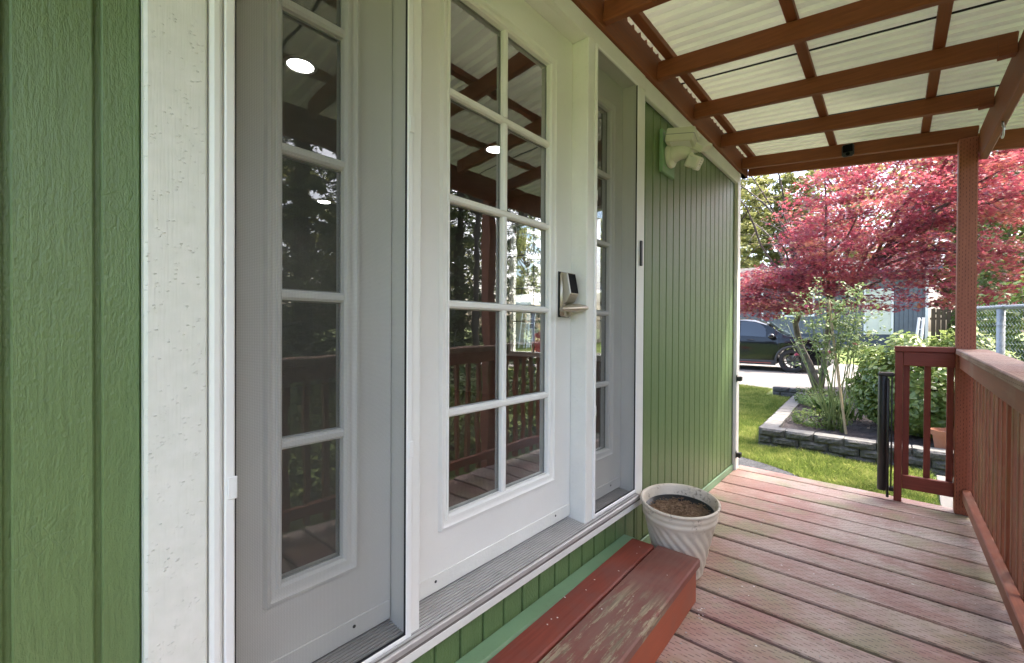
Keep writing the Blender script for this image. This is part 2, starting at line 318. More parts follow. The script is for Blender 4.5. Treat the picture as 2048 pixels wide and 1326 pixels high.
# ------------------------------------------------------------------ mesh helpers
class MB:
    def __init__(s): s.v = []; s.f = []; s.mi = []
    def add(s, v, f, M=None, mi=0):
        o = len(s.v)
        s.v += [tuple(M @ Vector(a)) for a in v] if M else [tuple(a) for a in v]
        s.f += [tuple(i+o for i in q) for q in f]; s.mi += [mi]*len(f); return s
    def box(s, lo, hi, b=0.0, M=None, mi=0):
        c = [(lo[i]+hi[i])/2 for i in range(3)]; h = [abs(hi[i]-lo[i])/2 for i in range(3)]
        if b <= 0:
            v = [(c[0]+x*h[0], c[1]+y*h[1], c[2]+z*h[2]) for x in (-1, 1) for y in (-1, 1) for z in (-1, 1)]
            return s.add(v, [(0, 1, 3, 2), (4, 6, 7, 5), (0, 4, 5, 1), (2, 3, 7, 6), (0, 2, 6, 4), (1, 5, 7, 3)], M, mi)
        b = min(b, min(h)*.9); v = []; ix = {}
        for x in (-1, 1):
            for y in (-1, 1):
                for z in (-1, 1):
                    for a in range(3):
                        p = [c[0]+x*(h[0]-(b if a != 0 else 0)), c[1]+y*(h[1]-(b if a != 1 else 0)), c[2]+z*(h[2]-(b if a != 2 else 0))]
                        ix[x, y, z, a] = len(v); v.append(tuple(p))
        f = []
        for a in range(3):
            o1, o2 = (a+1) % 3, (a+2) % 3
            for sg in (-1, 1):
                q = []
                for d1, d2 in ((-1, -1), (1, -1), (1, 1), (-1, 1)):
                    k = [0, 0, 0]; k[a] = sg; k[o1] = d1; k[o2] = d2; q.append(ix[(*k, a)])
                f.append(tuple(q))
            for s1 in (-1, 1):
                for s2 in (-1, 1):
                    q = []
                    for e, ax in ((-1, o1), (1, o1), (1, o2), (-1, o2)):
                        k = [0, 0, 0]; k[a] = e; k[o1] = s1; k[o2] = s2; q.append(ix[(*k, ax)])
                    f.append(tuple(q))
        for x in (-1, 1):
            for y in (-1, 1):
                for z in (-1, 1): f.append((ix[x, y, z, 0], ix[x, y, z, 1], ix[x, y, z, 2]))
        return s.add(v, f, M, mi)
    def prism(s, poly, axis, a0, a1, M=None, mi=0):
        """poly in the plane normal to axis (order of the other two axes), extruded a0..a1"""
        n = len(poly); v = []
        for a in (a0, a1):
            for p in poly:
                v.append({'x': (a, p[0], p[1]), 'y': (p[0], a, p[1]), 'z': (p[0], p[1], a)}[axis])
        f = [tuple(range(n))[::-1], tuple(range(n, 2*n))] + [(i, (i+1) % n, n+(i+1) % n, n+i) for i in range(n)]
        return s.add(v, f, M, mi)
    def tube(s, pts, rad, sides=8, cap=True, mi=0):
        pts = [Vector(p) for p in pts]; n = len(pts); o = []
        if not hasattr(rad, '__len__'): rad = [rad]*n
        v = []; prev = None
        for i, p in enumerate(pts):
            d = (pts[min(i+1, n-1)]-pts[max(i-1, 0)])
            d = d.normalized() if d.length > 1e-9 else Vector((0, 0, 1))
            if prev is None: a = d.orthogonal().normalized()
            else:
                a = prev-d*prev.dot(d); a = a.normalized() if a.length > 1e-6 else d.orthogonal().normalized()
            prev = a; b = d.cross(a)
            for j in range(sides):
                t = 2*math.pi*j/sides; v.append(tuple(p+(a*math.cos(t)+b*math.sin(t))*rad[i]))
        f = [(i*sides+j, i*sides+(j+1) % sides, (i+1)*sides+(j+1) % sides, (i+1)*sides+j) for i in range(n-1) for j in range(sides)]
        if cap: f += [tuple(range(sides))[::-1], tuple(range((n-1)*sides, n*sides))]
        return s.add(v, f, None, mi)
    def lathe(s, prof, c, n=48, M=None, mi=0, fn=None):
        v = []
        for j in range(n):
            t = 2*math.pi*j/n
            for i, (r, z) in enumerate(prof):
                rr = r+(fn(i, t, z) if fn else 0); v.append((c[0]+rr*math.cos(t), c[1]+rr*math.sin(t), c[2]+z))
        m = len(prof); f = [(j*m+i, ((j+1) % n)*m+i, ((j+1) % n)*m+i+1, j*m+i+1) for j in range(n) for i in range(m-1)]
        return s.add(v, f, M, mi)
    def data(s, name, mats, smooth=False, recalc=True):
        me = bpy.data.meshes.new(name); me.from_pydata(s.v, [], s.f)
        for m in (mats if isinstance(mats, (list, tuple)) else [mats]): me.materials.append(MAT[m] if isinstance(m, str) else m)
        if any(s.mi): me.polygons.foreach_set('material_index', s.mi)
        if recalc:
            bm = bmesh.new(); bm.from_mesh(me); bmesh.ops.recalc_face_normals(bm, faces=bm.faces); bm.to_mesh(me); bm.free()
        if smooth:
            me.polygons.foreach_set('use_smooth', [True]*len(me.polygons))
            if smooth != True: me.set_sharp_from_angle(angle=math.radians(smooth))
        me.update(); return me

BASE = {}
def link(name, me, parent=None, loc=None, rot=None):
    o = bpy.data.objects.new(name, me); COL.objects.link(o)
    if loc is not None: o.location = loc
    if rot is not None: o.rotation_euler = rot
    if parent:
        o.parent = parent
        if parent.name in BASE: o.matrix_parent_inverse = Matrix.Translation(-BASE[parent.name])
    return o
def obj(name, mb, mats, parent=None, smooth=False, loc=None, rot=None, recalc=True):
    return link(name, mb.data(name, mats, smooth, recalc), parent, loc, rot)
def tag(o, label=None, cat=None, group=None, kind=None):
    if label: o['label'] = label
    if cat: o['category'] = cat
    if group: o['group'] = group
    if kind: o['kind'] = kind
    return o
def thing(name, loc, label=None, cat=None, group=None, kind=None):
    o = bpy.data.objects.new(name, None); COL.objects.link(o); o.location = loc; o.empty_display_size = .1
    BASE[o.name] = Vector(loc)
    return tag(o, label, cat, group, kind)
def bx(name, lo, hi, mat, parent, b=.003):
    return obj(name, MB().box(lo, hi, b), mat, parent)
def beam(name, p0, p1, wid, hgt, mat, parent, b=.004, up=(0, 0, 1)):
    """rectangular timber from p0 to p1, wid across, hgt along 'up'; centre line"""
    p0, p1 = Vector(p0), Vector(p1); d = (p1-p0); L = d.length; d.normalize()
    u = Vector(up); u = (u-d*u.dot(d)).normalized(); s_ = u.cross(d)
    Mx = Matrix.Identity(4)
    for i in range(3): Mx[i][0], Mx[i][1], Mx[i][2] = d[i], s_[i], u[i]
    Mx.translation = p0
    return obj(name, MB().box((0, -wid/2, -hgt/2), (L, wid/2, hgt/2), b, Mx), mat, parent)

# ------------------------------------------------------------------ ground
def gz(y):
    return float(np.interp(y, [-60, 7, 15.5, 19, 25.5, 60, 140], [-.41, -.41, -.15, -.10, .35, .55, .8]))
def sheet(name, xs, ys, dz, mat, kind='structure'):
    v = [(x, y, gz(y)+dz) for y in ys for x in xs]; n = len(xs)
    f = [(j*n+i, j*n+i+1, (j+1)*n+i+1, (j+1)*n+i) for j in range(len(ys)-1) for i in range(n-1)]
    o = obj(name, MB().add(v, f), mat, recalc=False); tag(o, kind=kind); return o
ybk = [-60, 7, 15.5, 19, 25.5, 60, 140]
sheet('ground', [-120, -40, 0, 40, 120], ybk, 0, 'lawn_ground')
sheet('driveway', [-14, -5, 0, 14], [11.9, 13.5, 15.5, 19, 19.6], .004, 'concrete')
sheet('rear_driveway', [-26, -14.004], [9.5, 11.9, 15.5, 18.2], .004, 'concrete')
gp = [(-3.0, 4.08), (.62, 4.08), (.5, 5.0), (.33, 5.45), (.15, 5.64), (-.10, 5.80), (-.42, 5.93), (-.9, 6.02), (-3.0, 6.05)]
tag(obj('gravel_strip', MB().add([(x, y, -.404) for x, y in gp], [tuple(range(len(gp)))]), 'gravel', recalc=False), kind='structure')
tag(obj('concrete_path', MB().prism([(1.30, 4.3), (2.1, 4.3), (2.1, 6.42), (1.36, 6.42)], 'z', -.45, -.36), 'concrete'), kind='structure')

# ------------------------------------------------------------------ the house
house = thing('house', (-3, 1, -.41), 'green sided house with white framed french door and sidelights facing the porch', 'house')
ZT = 2.465
GR = .0045
def siding(y0, y1, z0, z1, phase):
    ks = [phase+.1003*i for i in range(-60, 60)]
    cuts = [y0]+[g for g in ks if y0+.008 < g < y1-.008]+[y1]
    for a, b in zip(cuts[:-1], cuts[1:]):
        a2 = a+(GR if a != y0 else 0); b2 = b-(GR if b != y1 else 0)
        bx('siding_board', (-.011, a2, z0), (0, b2, z1), 'siding_green', house, .0025)
siding(-1.6, .153, -.3, ZT, -.0027)
siding(2.15, 3.945, .05, 2.365, 1.0143)
siding(.10, 2.15, .0, .277, 1.0143)
wall = MB()
for lo, hi in (((-.13, -3, -.40), (-.0085, .262, 2.75)), ((-.13, .262, 2.395), (-.0085, 2.062, 2.75)), ((-.13, .262, -.40), (-.0085, 2.062, .272)), ((-.13, 2.062, -.40), (-.0085, 4.018, 2.75))):
    wall.box(lo, hi)
obj('wall', wall, 'siding_green', house)
bx('base_board', (0, 2.02, -.3), (.010, 3.945, .048), 'base_green', house, .004)
bx('base_ledge', (0, .2, -.002), (.072, 2.0, .150), 'base_green', house, .008)
bx('trim_board', (0, .153, .0), (.030, .246, 2.383), 'white_rough', house, .005)
bx('trim_board', (0, 2.068, .279), (.030, 2.15, 2.383), 'white_worn', house, .004)
bx('head_trim', (0, .153, 2.385), (.030, 2.15, ZT-.002), 'white_worn', house, .004)
bx('frieze_board', (0, 2.152, 2.367), (.027, 3.943, ZT-.002), 'white_worn', house, .004)
bx('corner_board', (0, 3.945, -.02), (.028, 4.03, ZT-.002), 'white_worn', house, .004)
bx('brick_mould', (-.02, .248, .335), (.034, .270, 2.383), 'white_paint', house, .007)
# jambs, mullions
bx('head_jamb', (-.128, .262, 2.386), (.026, 2.066, 2.394), 'white_paint', house, .002)
bx('side_jamb', (-.128, .262, .34), (.024, .2715, 2.385), 'white_paint', house, .002)
bx('side_jamb', (-.128, 2.057, .34), (.024, 2.066, 2.385), 'white_paint', house, .002)
bx('mullion_post', (-.128, .697, .338), (.030, .738, 2.385), 'white_paint', house, .004)
bx('mullion_post', (-.128, 1.591, .338), (.030, 1.652, 2.385), 'white_worn', house, .004)
# ribbed threshold
pr = [(-.13, .30)]; 
pr.append((-.13, .353)); x = -.088
pr += [(-.088, .350), (.046, .337)]
pr += [(.052, .333), (.056, .327), (.055, .312), (.0, .308), (-.02, .30)]
th = obj('threshold', MB().prism(pr, 'y', .262, 2.0655), 'threshold_base', house)
for i in range(13):
    xx = -.085+.0101*i; zz = .350-(xx+.088)*.097
    obj('threshold_rib', MB().prism([(xx, zz-.001), (xx+.001, zz+.0034), (xx+.0048, zz+.0030), (xx+.0058, zz-.001)], 'y', .2625, 2.065), 'aluminium', th)
bx('threshold_nose', (.0465, .262, .3195), (.0575, 2.0655, .3385), 'aluminium', house, .003)
bx('sill_strip', (.0, .2465, .279), (.051, 2.15, .309), 'white_worn', house, .004)
bx('sill_nosing', (.0, .2465, .311), (.0535, 2.0665, .3185), 'white_worn', house, .002)

def frame_ring(mb, y0, y1, z0, z1, w, prof):
    """mitred moulding ring; prof = [(offset 0..1 outward, x)] """
    rings = []
    for t, x in prof:
        o = w*t; rings.append([(x, y0-o, z0-o), (x, y1+o, z0-o), (x, y1+o, z1+o), (x, y0-o, z1+o)])
    v = [p for r in rings for p in r]; n = len(rings)
    f = [(i*4+j, i*4+(j+1) % 4, (i+1)*4+(j+1) % 4, (i+1)*4+j) for i in range(n-1) for j in range(4)]
    mb.add(v, f)
ZB = [1.903, 1.572, 1.238, .895]
def door(name, y0, y1, gy0, gy1, mw, mull, lbl, kick):
    d = obj(name, MB().box((-.088, y0, .358), (-.047, gy0, 2.384)).box((-.088, gy1, .358), (-.047, y1, 2.384))
            .box((-.088, gy0, .358), (-.047, gy1, .578)).box((-.088, gy0, 2.222), (-.047, gy1, 2.384)), 'white_paint', house, recalc=False)
    d['label'] = lbl
    mb = MB(); frame_ring(mb, gy0, gy1, .578, 2.222, mw, [(-.02, -.064), (-.02, -.047), (.12, -.040), (.30, -.038), (.36, -.042), (.55, -.040), (.72, -.034), (.88, -.035), (1.0, -.047)])
    obj('glazing_moulding', mb, 'white_paint', d, smooth=28)
    zs = [.578]+ZB[::-1]+[2.222]; h = .0115
    ys = [gy0, (gy0+gy1)/2, gy1] if mull else [gy0, gy1]
    mp = [(-h, -.064), (-h, -.050), (-h*.55, -.044), (h*.55, -.044), (h, -.050), (h, -.064)]
    for zb in ZB:
        obj('muntin', MB().prism([(-.064, zb-h), (-.051, zb-h), (-.045, zb-h*.5), (-.045, zb+h*.5), (-.051, zb+h), (-.064, zb+h)], 'y', gy0, gy1), 'white_paint', d)
    if mull:
        yc = ys[1]
        for a, b in zip(zs[:-1], zs[1:]):
            obj('muntin', MB().prism([(-.064, yc-h), (-.0515, yc-h), (-.0455, yc-h*.5), (-.0455, yc+h*.5), (-.0515, yc+h), (-.064, yc+h)], 'z', a+(h if a > .6 else 0), b-(h if b < 2.2 else 0)), 'white_paint', d)
    for a, b in zip(zs[:-1], zs[1:]):
        for c, e in zip(ys[:-1], ys[1:]):
            obj('pane', MB().add([(-.067, c, a), (-.067, e, a), (-.067, e, b), (-.067, c, b)], [(0, 1, 2, 3)]), 'pane_glass', d, recalc=False)
            sb = MB(); i_ = .0035   # dark glazing seal round each pane
            ca = c+(h if c != gy0 else 0); ea = e-(h if e != gy1 else 0); aa = a+(h if a > .6 else 0); ba = b-(h if b < 2.2 else 0)
            for q in (((-.066, ca, aa), (-.0635, ca+i_, ba)), ((-.066, ea-i_, aa), (-.0635, ea, ba)), ((-.066, ca+i_, aa), (-.0635, ea-i_, aa+i_)), ((-.066, ca+i_, ba-i_), (-.0635, ea-i_, ba))): sb.box(*q)
            obj('glazing_seal', sb, 'bracket_grey', d)
    obj('kick_strip', MB().box((-.047, y0+.003, .362), (-.0425, y1-.003, .412), .0015), 'white_worn' if kick else 'white_paint', d)
    for yy in (y0+.11, y1-.11):
        obj('screw', MB().lathe([(.0001, .0015), (.004, .0012), (.0045, 0)], (0, 0, 0), 10, Matrix.Translation((-.0425, yy, .392)) @ Matrix.Rotation(math.pi/2, 4, 'Y')), 'black_plastic', d)
    return d
maindoor = door('door', .741, 1.588, .904, 1.428, .041, True, 'white ten-lite entry door with keypad lever lock', True)
door('sidelight', .273, .694, .407, .557, .039, False, 'white five-lite sidelight behind an insect screen', False)
door('sidelight', 1.655, 2.055, 1.775, 1.925, .039, False, 'white five-lite sidelight behind an insect screen', False)
# smart lock on the door
obj('lock_plate', MB().box((-.046, 1.494, 1.213), (-.028, 1.570, 1.397), .008), 'nickel', maindoor, smooth=40)
bx('lock_gasket', (-.0468, 1.4905, 1.2105), (-.0445, 1.5725, 1.4005), 'black_plastic', maindoor, .001)
lb = obj('lock_body', MB().prism([(-.030, 1.394), (-.006, 1.393), (.0115, 1.306), (-.008, 1.274), (-.030, 1.262)], 'y', 1.499, 1.560), 'nickel', maindoor)
bv = lb.modifiers.new('bevel', 'BEVEL'); bv.width = .004; bv.segments = 3
kp = [(-.0052, 1.391), (.0122, 1.308)]
obj('keypad', MB().add([(-.0046, 1.503, 1.390), (-.0046, 1.556, 1.390), (.0122, 1.556, 1.309), (.0122, 1.503, 1.309), (-.010, 1.503, 1.389), (-.010, 1.556, 1.389), (.007, 1.556, 1.308), (.007, 1.503, 1.308)],
    [(0, 1, 2, 3), (4, 7, 6, 5), (0, 4, 5, 1), (1, 5, 6, 2), (2, 6, 7, 3), (3, 7, 4, 0)]), 'black_glass', maindoor)
lv = MB(); lv.tube([(-.030, 1.530, 1.238), (-.016, 1.530, 1.238), (-.012, 1.530, 1.238)], [.027, .026, .020], 20)
lv.tube([(-.02, 1.530, 1.243), (-.004, 1.535, 1.250), (.012, 1.560, 1.253), (.026, 1.588, 1.2505)], [.019, .017, .0135, .011], 14)
lv.tube([(.026, 1.598, 1.250), (.030, 1.575, 1.249), (.032, 1.50, 1.245), (.032, 1.43, 1.241), (.029, 1.405, 1.239)], [.0085, .0105, .0105, .0105, .009], 14)
obj('lever_handle', lv, 'nickel', maindoor, smooth=40)

# insect screens
def screen(y0, y1, fw, fe, z0, z1, lbl, tabs):
    s = obj('insect_screen', MB().add([(.0285, y0+fw, z0+.016), (.0285, y1-fe, z0+.016), (.0285, y1-fe, z1-.012), (.0285, y0+fw, z1-.012)], [(0, 1, 2, 3)]), 'screen_mesh', house, recalc=False)
    s['label'] = lbl
    fr = MB(); x0, x1 = .0262, .0365
    for lo, hi in (((x0, y0, z0), (x1, y0+fw, z1)), ((x0, y1-fe, z0), (x1, y1, z1)), ((x0, y0+fw, z0), (x1, y1-fe, z0+.016)), ((x0, y0+fw, z1-.012), (x1, y1-fe, z1))): fr.box(lo, hi, .0025)
    obj('frame', fr, 'white_vinyl', s)
    sp_ = MB()
    for lo, hi in (((.0275, y0+fw, z0+.016), (.0335, y0+fw+.0026, z1-.012)), ((.0275, y1-fe-.002, z0+.016), (.0335, y1-fe, z1-.012)), ((.0275, y0+fw, z0+.016), (.0335, y1-fe, z0+.0185))): sp_.box(lo, hi)
    obj('spline', sp_, 'black_gap', s)
    for (yy, zz) in tabs:
        obj('clip', MB().box((.0368, yy-.008, zz-.022), (.040, yy+.008, zz+.022), .0015), 'white_vinyl', s, smooth=30)
screen(.2715, .7055, .0175, .0175, .334, 2.383, 'grey insect screen in white frame over sidelight beside the rough board', [(.284, .852), (.700, 1.70), (.700, .84)])
screen(1.6465, 2.0595, .0165, .0085, .345, 2.383, 'grey insect screen in white frame over sidelight beside the planter', [(1.652, 1.735), (1.652, .81)])
# interior of the room
bx('room_floor', (-5.2, -2.7, .25), (-.131, 3.89, .345), 'interior_floor', house, 0)
bx('room_ceiling', (-5.2, -2.7, 2.70), (-.131, 3.89, 2.75), 'interior_ceiling', house, 0)
bx('room_wall', (-5.3, -2.7, .2), (-5.2, 3.89, 2.75), 'interior_wall', house, 0)
bx('room_wall', (-5.3, -2.8, .2), (-.131, -2.7, 2.75), 'interior_wall', house, 0)
ew = MB(); wx0, wx1, wz0, wz1 = -2.45, -1.08, .86, 2.40
for lo, hi in (((-5.3, 3.89, -.40), (wx0, 4.016, 2.75)), ((wx1, 3.89, -.40), (-.131, 4.016, 2.75)), ((wx0, 3.89, -.40), (wx1, 4.016, wz0)), ((wx0, 3.89, wz1), (wx1, 4.016, 2.75))): ew.box(lo, hi)
obj('gable_wall', ew, 'siding_green', house)
wl = MB()
for lo, hi in (((-5.2, 3.882, .345), (wx0, 3.888, 2.70)), ((wx1, 3.882, .345), (-.131, 3.888, 2.70)), ((wx0, 3.882, .345), (wx1, 3.888, wz0)), ((wx0, 3.882, wz1), (wx1, 3.888, 2.70))): wl.box(lo, hi)
obj('room_wall', wl, 'interior_wall', house)
win = obj('window', MB().box((wx0+.03, 3.952, wz0+.03), (wx1-.03, 3.956, wz1-.03)), 'window_glass', house); 
fr = MB()
for lo, hi in (((wx0, 3.90, wz0), (wx0+.03, 4.0, wz1)), ((wx1-.03, 3.90, wz0), (wx1, 4.0, wz1)), ((wx0+.03, 3.90, wz0), (wx1-.03, 4.0, wz0+.03)), ((wx0+.03, 3.90, wz1-.03), (wx1-.03, 4.0, wz1))): fr.box(lo, hi, .003)
obj('frame', fr, 'white_vinyl', win); bx('sill', (wx0-.04, 3.84, wz0-.02), (wx1+.04, 3.899, wz0), 'white_vinyl', win)
for i in range(1, 4):
    xx = wx0+(wx1-wx0)*i/4; bx('muntin', (xx-.008, 3.944, wz0+.03), (xx+.008, 3.951, wz1-.03), 'bracket_grey', win, .001)
    zz = wz0+(wz1-wz0)*i/4
    bx('muntin', (wx0+.03, 3.9435, zz-.008), (wx1-.03, 3.9505, zz+.008), 'bracket_grey', win, .001)
obj('roof', MB().prism([(-.02, 2.78), (-3.5, 3.7), (-7.0, 2.78), (-7.0, 2.88), (-3.5, 3.8), (-.02, 2.88)], 'y', -3.3, 4.25), 'shingle', house)
bx('rear_wall', (-7.0, -3, -.4), (-6.88, 4.016, 2.77), 'siding_green', house, 0)
bx('gable_wall', (-6.88, 3.9, -.4), (-5.3, 4.016, 2.75), 'siding_green', house, 0)
bx('gable_wall', (-6.88, -3, -.4), (-.13, -2.88, 2.77), 'siding_green', house, 0)
# contact sensor on the trim
cs = tag(obj('contact_sensor', MB().box((.0302, 2.092, 1.482), (.041, 2.110, 1.61), .003), 'black_plastic'), 'slim black sensor strip on white trim beside right sidelight', 'sensor')
for (x, y, l) in ((-1.635, 1.127, 'glowing round ceiling light seen through top of screened sidelight'), (-1.591, 2.743, 'glowing round ceiling light seen through panes of the entry door'), (-4.263, 2.535, 'glowing round ceiling light deepest in the room, seen through screen')):
    L = thing('ceiling_light', (x, y, 2.70), l, 'ceiling light', 'recessed ceiling lights indoors')
    obj('lens', MB().lathe([(.0001, -.006), (.066, -.006), (.07, -.003)], (x, y, 2.70), 32), 'lamp_lens', L)
    obj('trim_ring', MB().lathe([(.07, -.001), (.072, -.008), (.088, -.007), (.092, 0)], (x, y, 2.70), 32), 'white_vinyl', L, smooth=True)

# ------------------------------------------------------------------ deck
deck = thing('deck', (.7, 1.5, -.41), kind='structure')
J = [(4.128, 4.062), (3.984, 3.942), (3.791, 3.745), (3.579, 3.556), (3.382, 3.355), (3.176, 3.175), (2.985, 2.984), (2.802, 2.799), (2.62, 2.616), (2.423, 2.424), (2.237, 2.253), (2.045, 2.047), (1.852, 1.868), (1.669, 1.677)]
while J[-1][0] > -1.5: J.append((J[-1][0]-.188, J[-1][1]-.188))
G2 = [.0, .006, .006, .006, .007, .006, .009, .0095, .010, .0075, .009, .010, .010, .0095]
for i in range(len(J)-1):
    (a0, a1), (b0, b1) = J[i+1], J[i]; g0 = G2[i+1] if i+1 < len(G2) else .008; g1 = G2[i] if i < len(G2) else .008
    mb = MB().box((0, 0, -.038), (1, 1, 0), 0); x0, x1 = .011, 1.43
    mb = MB(); mb.box((x0, a0+g0, -.038), (x1, b0-g1, random.uniform(-.0015, .0015)), .005)
    nv = []
    for (x, y, z) in mb.v:
        t = (y-(a0+g0))/((b0-g1)-(a0+g0)); u = x/1.37
        lo = a0+g0+(a1-a0)*u; hi = b0-g1+(b1-b0)*u
        nv.append((x, lo+(hi-lo)*t, z))
    mb.v = nv
    obj('deck_board', mb, 'deck_wood', deck)
sh_ = MB()
for (a0, a1), (b0, b1) in zip(J[1:], J[:-1]):
    for x in (.05, .42, .82, 1.22):
        for f_ in (.2, .8):
            yy = a0+(b0-a0)*f_+random.uniform(-.006, .006); xx = x+random.uniform(-.008, .008)
            sh_.add([(xx+.0042*math.cos(t_), yy+.0042*math.sin(t_), .0022) for t_ in np.linspace(0, 5.24, 6)], [tuple(range(6))])
obj('screw_heads', sh_, 'bracket_grey', deck, recalc=False)['kind'] = 'stuff'
for x in (.03, .40, .80, 1.20, 1.40): bx('joist', (x, -1.5, -.20), (x+.038, 4.04, -.0405), 'beam_wood', deck)
bx('rim_board', (.02, 4.042, -.22), (1.43, 4.078, -.0405), 'beam_wood', deck)
bx('skirt_board', (1.44, -1.5, -.24), (1.462, 4.078, -.0405), 'beam_wood', deck)
for (x, y) in ((.5, 3.9), (1.33, 3.9), (.5, 1.2), (1.33, 1.2)): bx('pier', (x, y, -.41), (x+.09, y+.09, -.2005), 'post_wood', deck)

# ------------------------------------------------------------------ porch roof
proof = thing('porch_roof', (.7, 2, 2.3), 'brown stained timber porch roof with pale ribbed metal panels above the deck', 'porch roof')
bx('ledger', (.0, -1.3, ZT+.002), (.042, 4.19, 2.655), 'beam_wood', proof, .004)
def rz(x): return 2.49-.0985*(x-.045)          # underside of the rafters
RY = [3.973-.5715*i for i in range(0, 10)]
for i, y in enumerate(RY):
    yy = y+.019
    beam('rafter', (.043, yy, rz(.043)+.0445), (1.391, yy, rz(1.391)+.0445), .038, .089, 'rafter_wood', proof, .004)
    if i:
        h = MB(); z = rz(1.38)
        h.box((1.335, yy-.0225, z-.004), (1.3905, yy+.0225, z-.0015)).box((1.335, yy-.0225, z-.0015), (1.3905, yy-.0197, z+.065)).box((1.335, yy+.0197, z-.0015), (1.3905, yy+.0225, z+.065))
        obj('joist_hanger', h, 'rafter_wood', proof)
# gable end board and outer beam
beam('fascia_board', (.045, 4.215, 2.495+.055), (1.75, 4.215, 2.3155+.055), .038, .118, 'rafter_wood', proof, .004)
bx('ledger_block', (.0, 4.015, ZT+.002), (.044, 4.19, 2.64), 'beam_wood', proof)
beam('outer_beam', (1.4125, 3.962, 2.222+.0925), (1.4125, -1.3, 2.215+.0925), .038, .185, 'beam_wood', proof, .005)
for x in (.085, .63, 1.128):
    beam('purlin', (x+.0215, -1.3, rz(x)+.0895+.017), (x+.0215, 4.24, rz(x)+.0895+.017), .043, .034, 'beam_wood', proof, .003)
# ribbed sheets
def roof_sheet(y0, y1, lift):
    ys = []; y = y0
    while y < y1-.001:
        ys += [(y, 0), (y+.006, .022), (y+.030, .022), (y+.036, 0)]; y += .0724
    ys = [q for q in ys if q[0] < y1]+[(y1, 0)]
    xs = [-.0, .5, 1.0, 1.5, 1.78]; v = []
    for x in xs:
        for yy, h in ys: v.append((x, yy, rz(x)+.0895+.0345+h+lift))
    n = len(ys); f = [(i*n+j, i*n+j+1, (i+1)*n+j+1, (i+1)*n+j) for i in range(len(xs)-1) for j in range(n-1)]
    o = obj('roof_panel', MB().add(v, f), 'roof_metal_translucent', proof, recalc=False)
ends = [4.36, 3.484, 2.612, 1.74, .868, -.004, -.876, -1.36]
for i, (a, b) in enumerate(zip(ends[1:], ends[:-1])): roof_sheet(a+.001, b-.001, 0)
for b in ends[1:-1]: beam('lap_shadow', (.0, b, rz(0)+.0895+.0325), (1.78, b, rz(1.78)+.0895+.0325), .013, .003, 'black_gap', proof, 0)  # black strips stand in for the shadow between sheet edges
pp = bx('porch_post', (1.303, 3.943, .0), (1.390, 4.030, 2.372), 'post_wood', proof, .005)
bx('porch_post', (1.4335, 2.655, -.41), (1.520, 2.742, 2.31), 'post_wood', proof, .005)
# screw hook under the beam
hk = MB(); hp = [(1.409, 3.30, 2.222), (1.409, 3.30, 2.195)]+[(1.409+.0, 3.30-.028*math.sin(a)-.0, 2.168+.028*math.cos(a)) for a in np.linspace(0.1, 4.3, 14)]
hk.tube(hp, .0042, 8); tag(obj('screw_hook', hk, 'steel_zinc', smooth=True), 'pale metal screw hook hanging under the outer porch beam', 'hook')
# small black camera lamp on the far rafter
sl = thing('solar_light', (.744, 3.965, 2.40), 'small square black light fixed to the end rafter of porch roof', 'light')
obj('housing', MB().box((.708, 3.944, 2.408), (.780, 3.972, 2.498), .012), 'black_plastic', sl, smooth=35)
obj('lens', MB().box((.716, 3.9405, 2.438), (.772, 3.9435, 2.490), .006), 'black_glass', sl)
obj('sensor', MB().lathe([(.0001, .010), (.009, .007), (.013, 0)], (0, 0, 0), 14, Matrix.Translation((.744, 3.944, 2.424)) @ Matrix.Rotation(math.pi/2, 4, 'X')), 'black_glass', sl, smooth=True)

# ------------------------------------------------------------------ railing
rail = thing('deck_railing', (1.36, 1.3, 0), 'red brown wooden deck railing with flat cap and square balusters beside the deck', 'railing')
def rl(y): return -.020*(3.943-y) if y < 3.943 else 0
yN = -1.3
beam('cap_rail', (1.372, 3.941, 1.030), (1.372, yN, 1.030+rl(yN)), .142, .036, 'cap_wood', rail, .005)
beam('top_rail', (1.337, 3.941, .967), (1.337, yN, .967+rl(yN)), .038, .087, 'rail_wood', rail, .004)
beam('bottom_rail', (1.354, 3.941, .131), (1.354, yN, .131), .038, .066, 'rail_wood', rail, .004)
mbal = {}
y = 3.865
while y > yN:
    top = 1.008+rl(y)
    key = round(top, 2)
    if key not in mbal: mbal[key] = MB().box((-.016, -.016, 0), (.016, .016, key-.030), .003).data('baluster', 'baluster_wood')
    link('baluster', mbal[key], rail, (1.3905, y, .03), (0, 0, random.uniform(-.02, .02))); y -= .1145

# short panel beside the post
gate = thing('railing_panel', (1.16, 4.0, 0), 'short dark red railing panel with three slats standing at deck edge beside the post', 'railing panel')
bx('stile', (1.012, 3.972, -.002), (1.053, 4.012, 1.0195), 'gate_wood', gate, .003)
bx('cap', (1.008, 3.958, 1.020), (1.302, 4.028, 1.056), 'gate_rail_wood', gate, .004)
bx('upper_rail', (1.0535, 3.974, .925), (1.3025, 4.008, 1.0195), 'gate_rail_wood', gate, .003)
bx('lower_rail', (1.0535, 3.974, .092), (1.3025, 4.008, .182), 'gate_rail_wood', gate, .003)
for x in (1.0545, 1.160, 1.268): bx('slat', (x, 4.0085, .10), (x+.033, 4.040, 1.01), 'gate_wood', gate, .003)
ret = thing('retractable_gate', (.965, 4.0, .045), 'black roll-up retractable gate housing fixed to the railing panel stile', 'gate')
obj('housing', MB().lathe([(.0001, 0), (.024, 0), (.027, .006), (.027, .790), (.024, .796), (.0001, .796)], (.951, 3.99, .055), 28), 'black_plastic', ret, smooth=40)
obj('top_bracket', MB().box((.922, 3.955, .846), (1.0115, 4.025, .872), .008), 'black_plastic', ret, smooth=35)
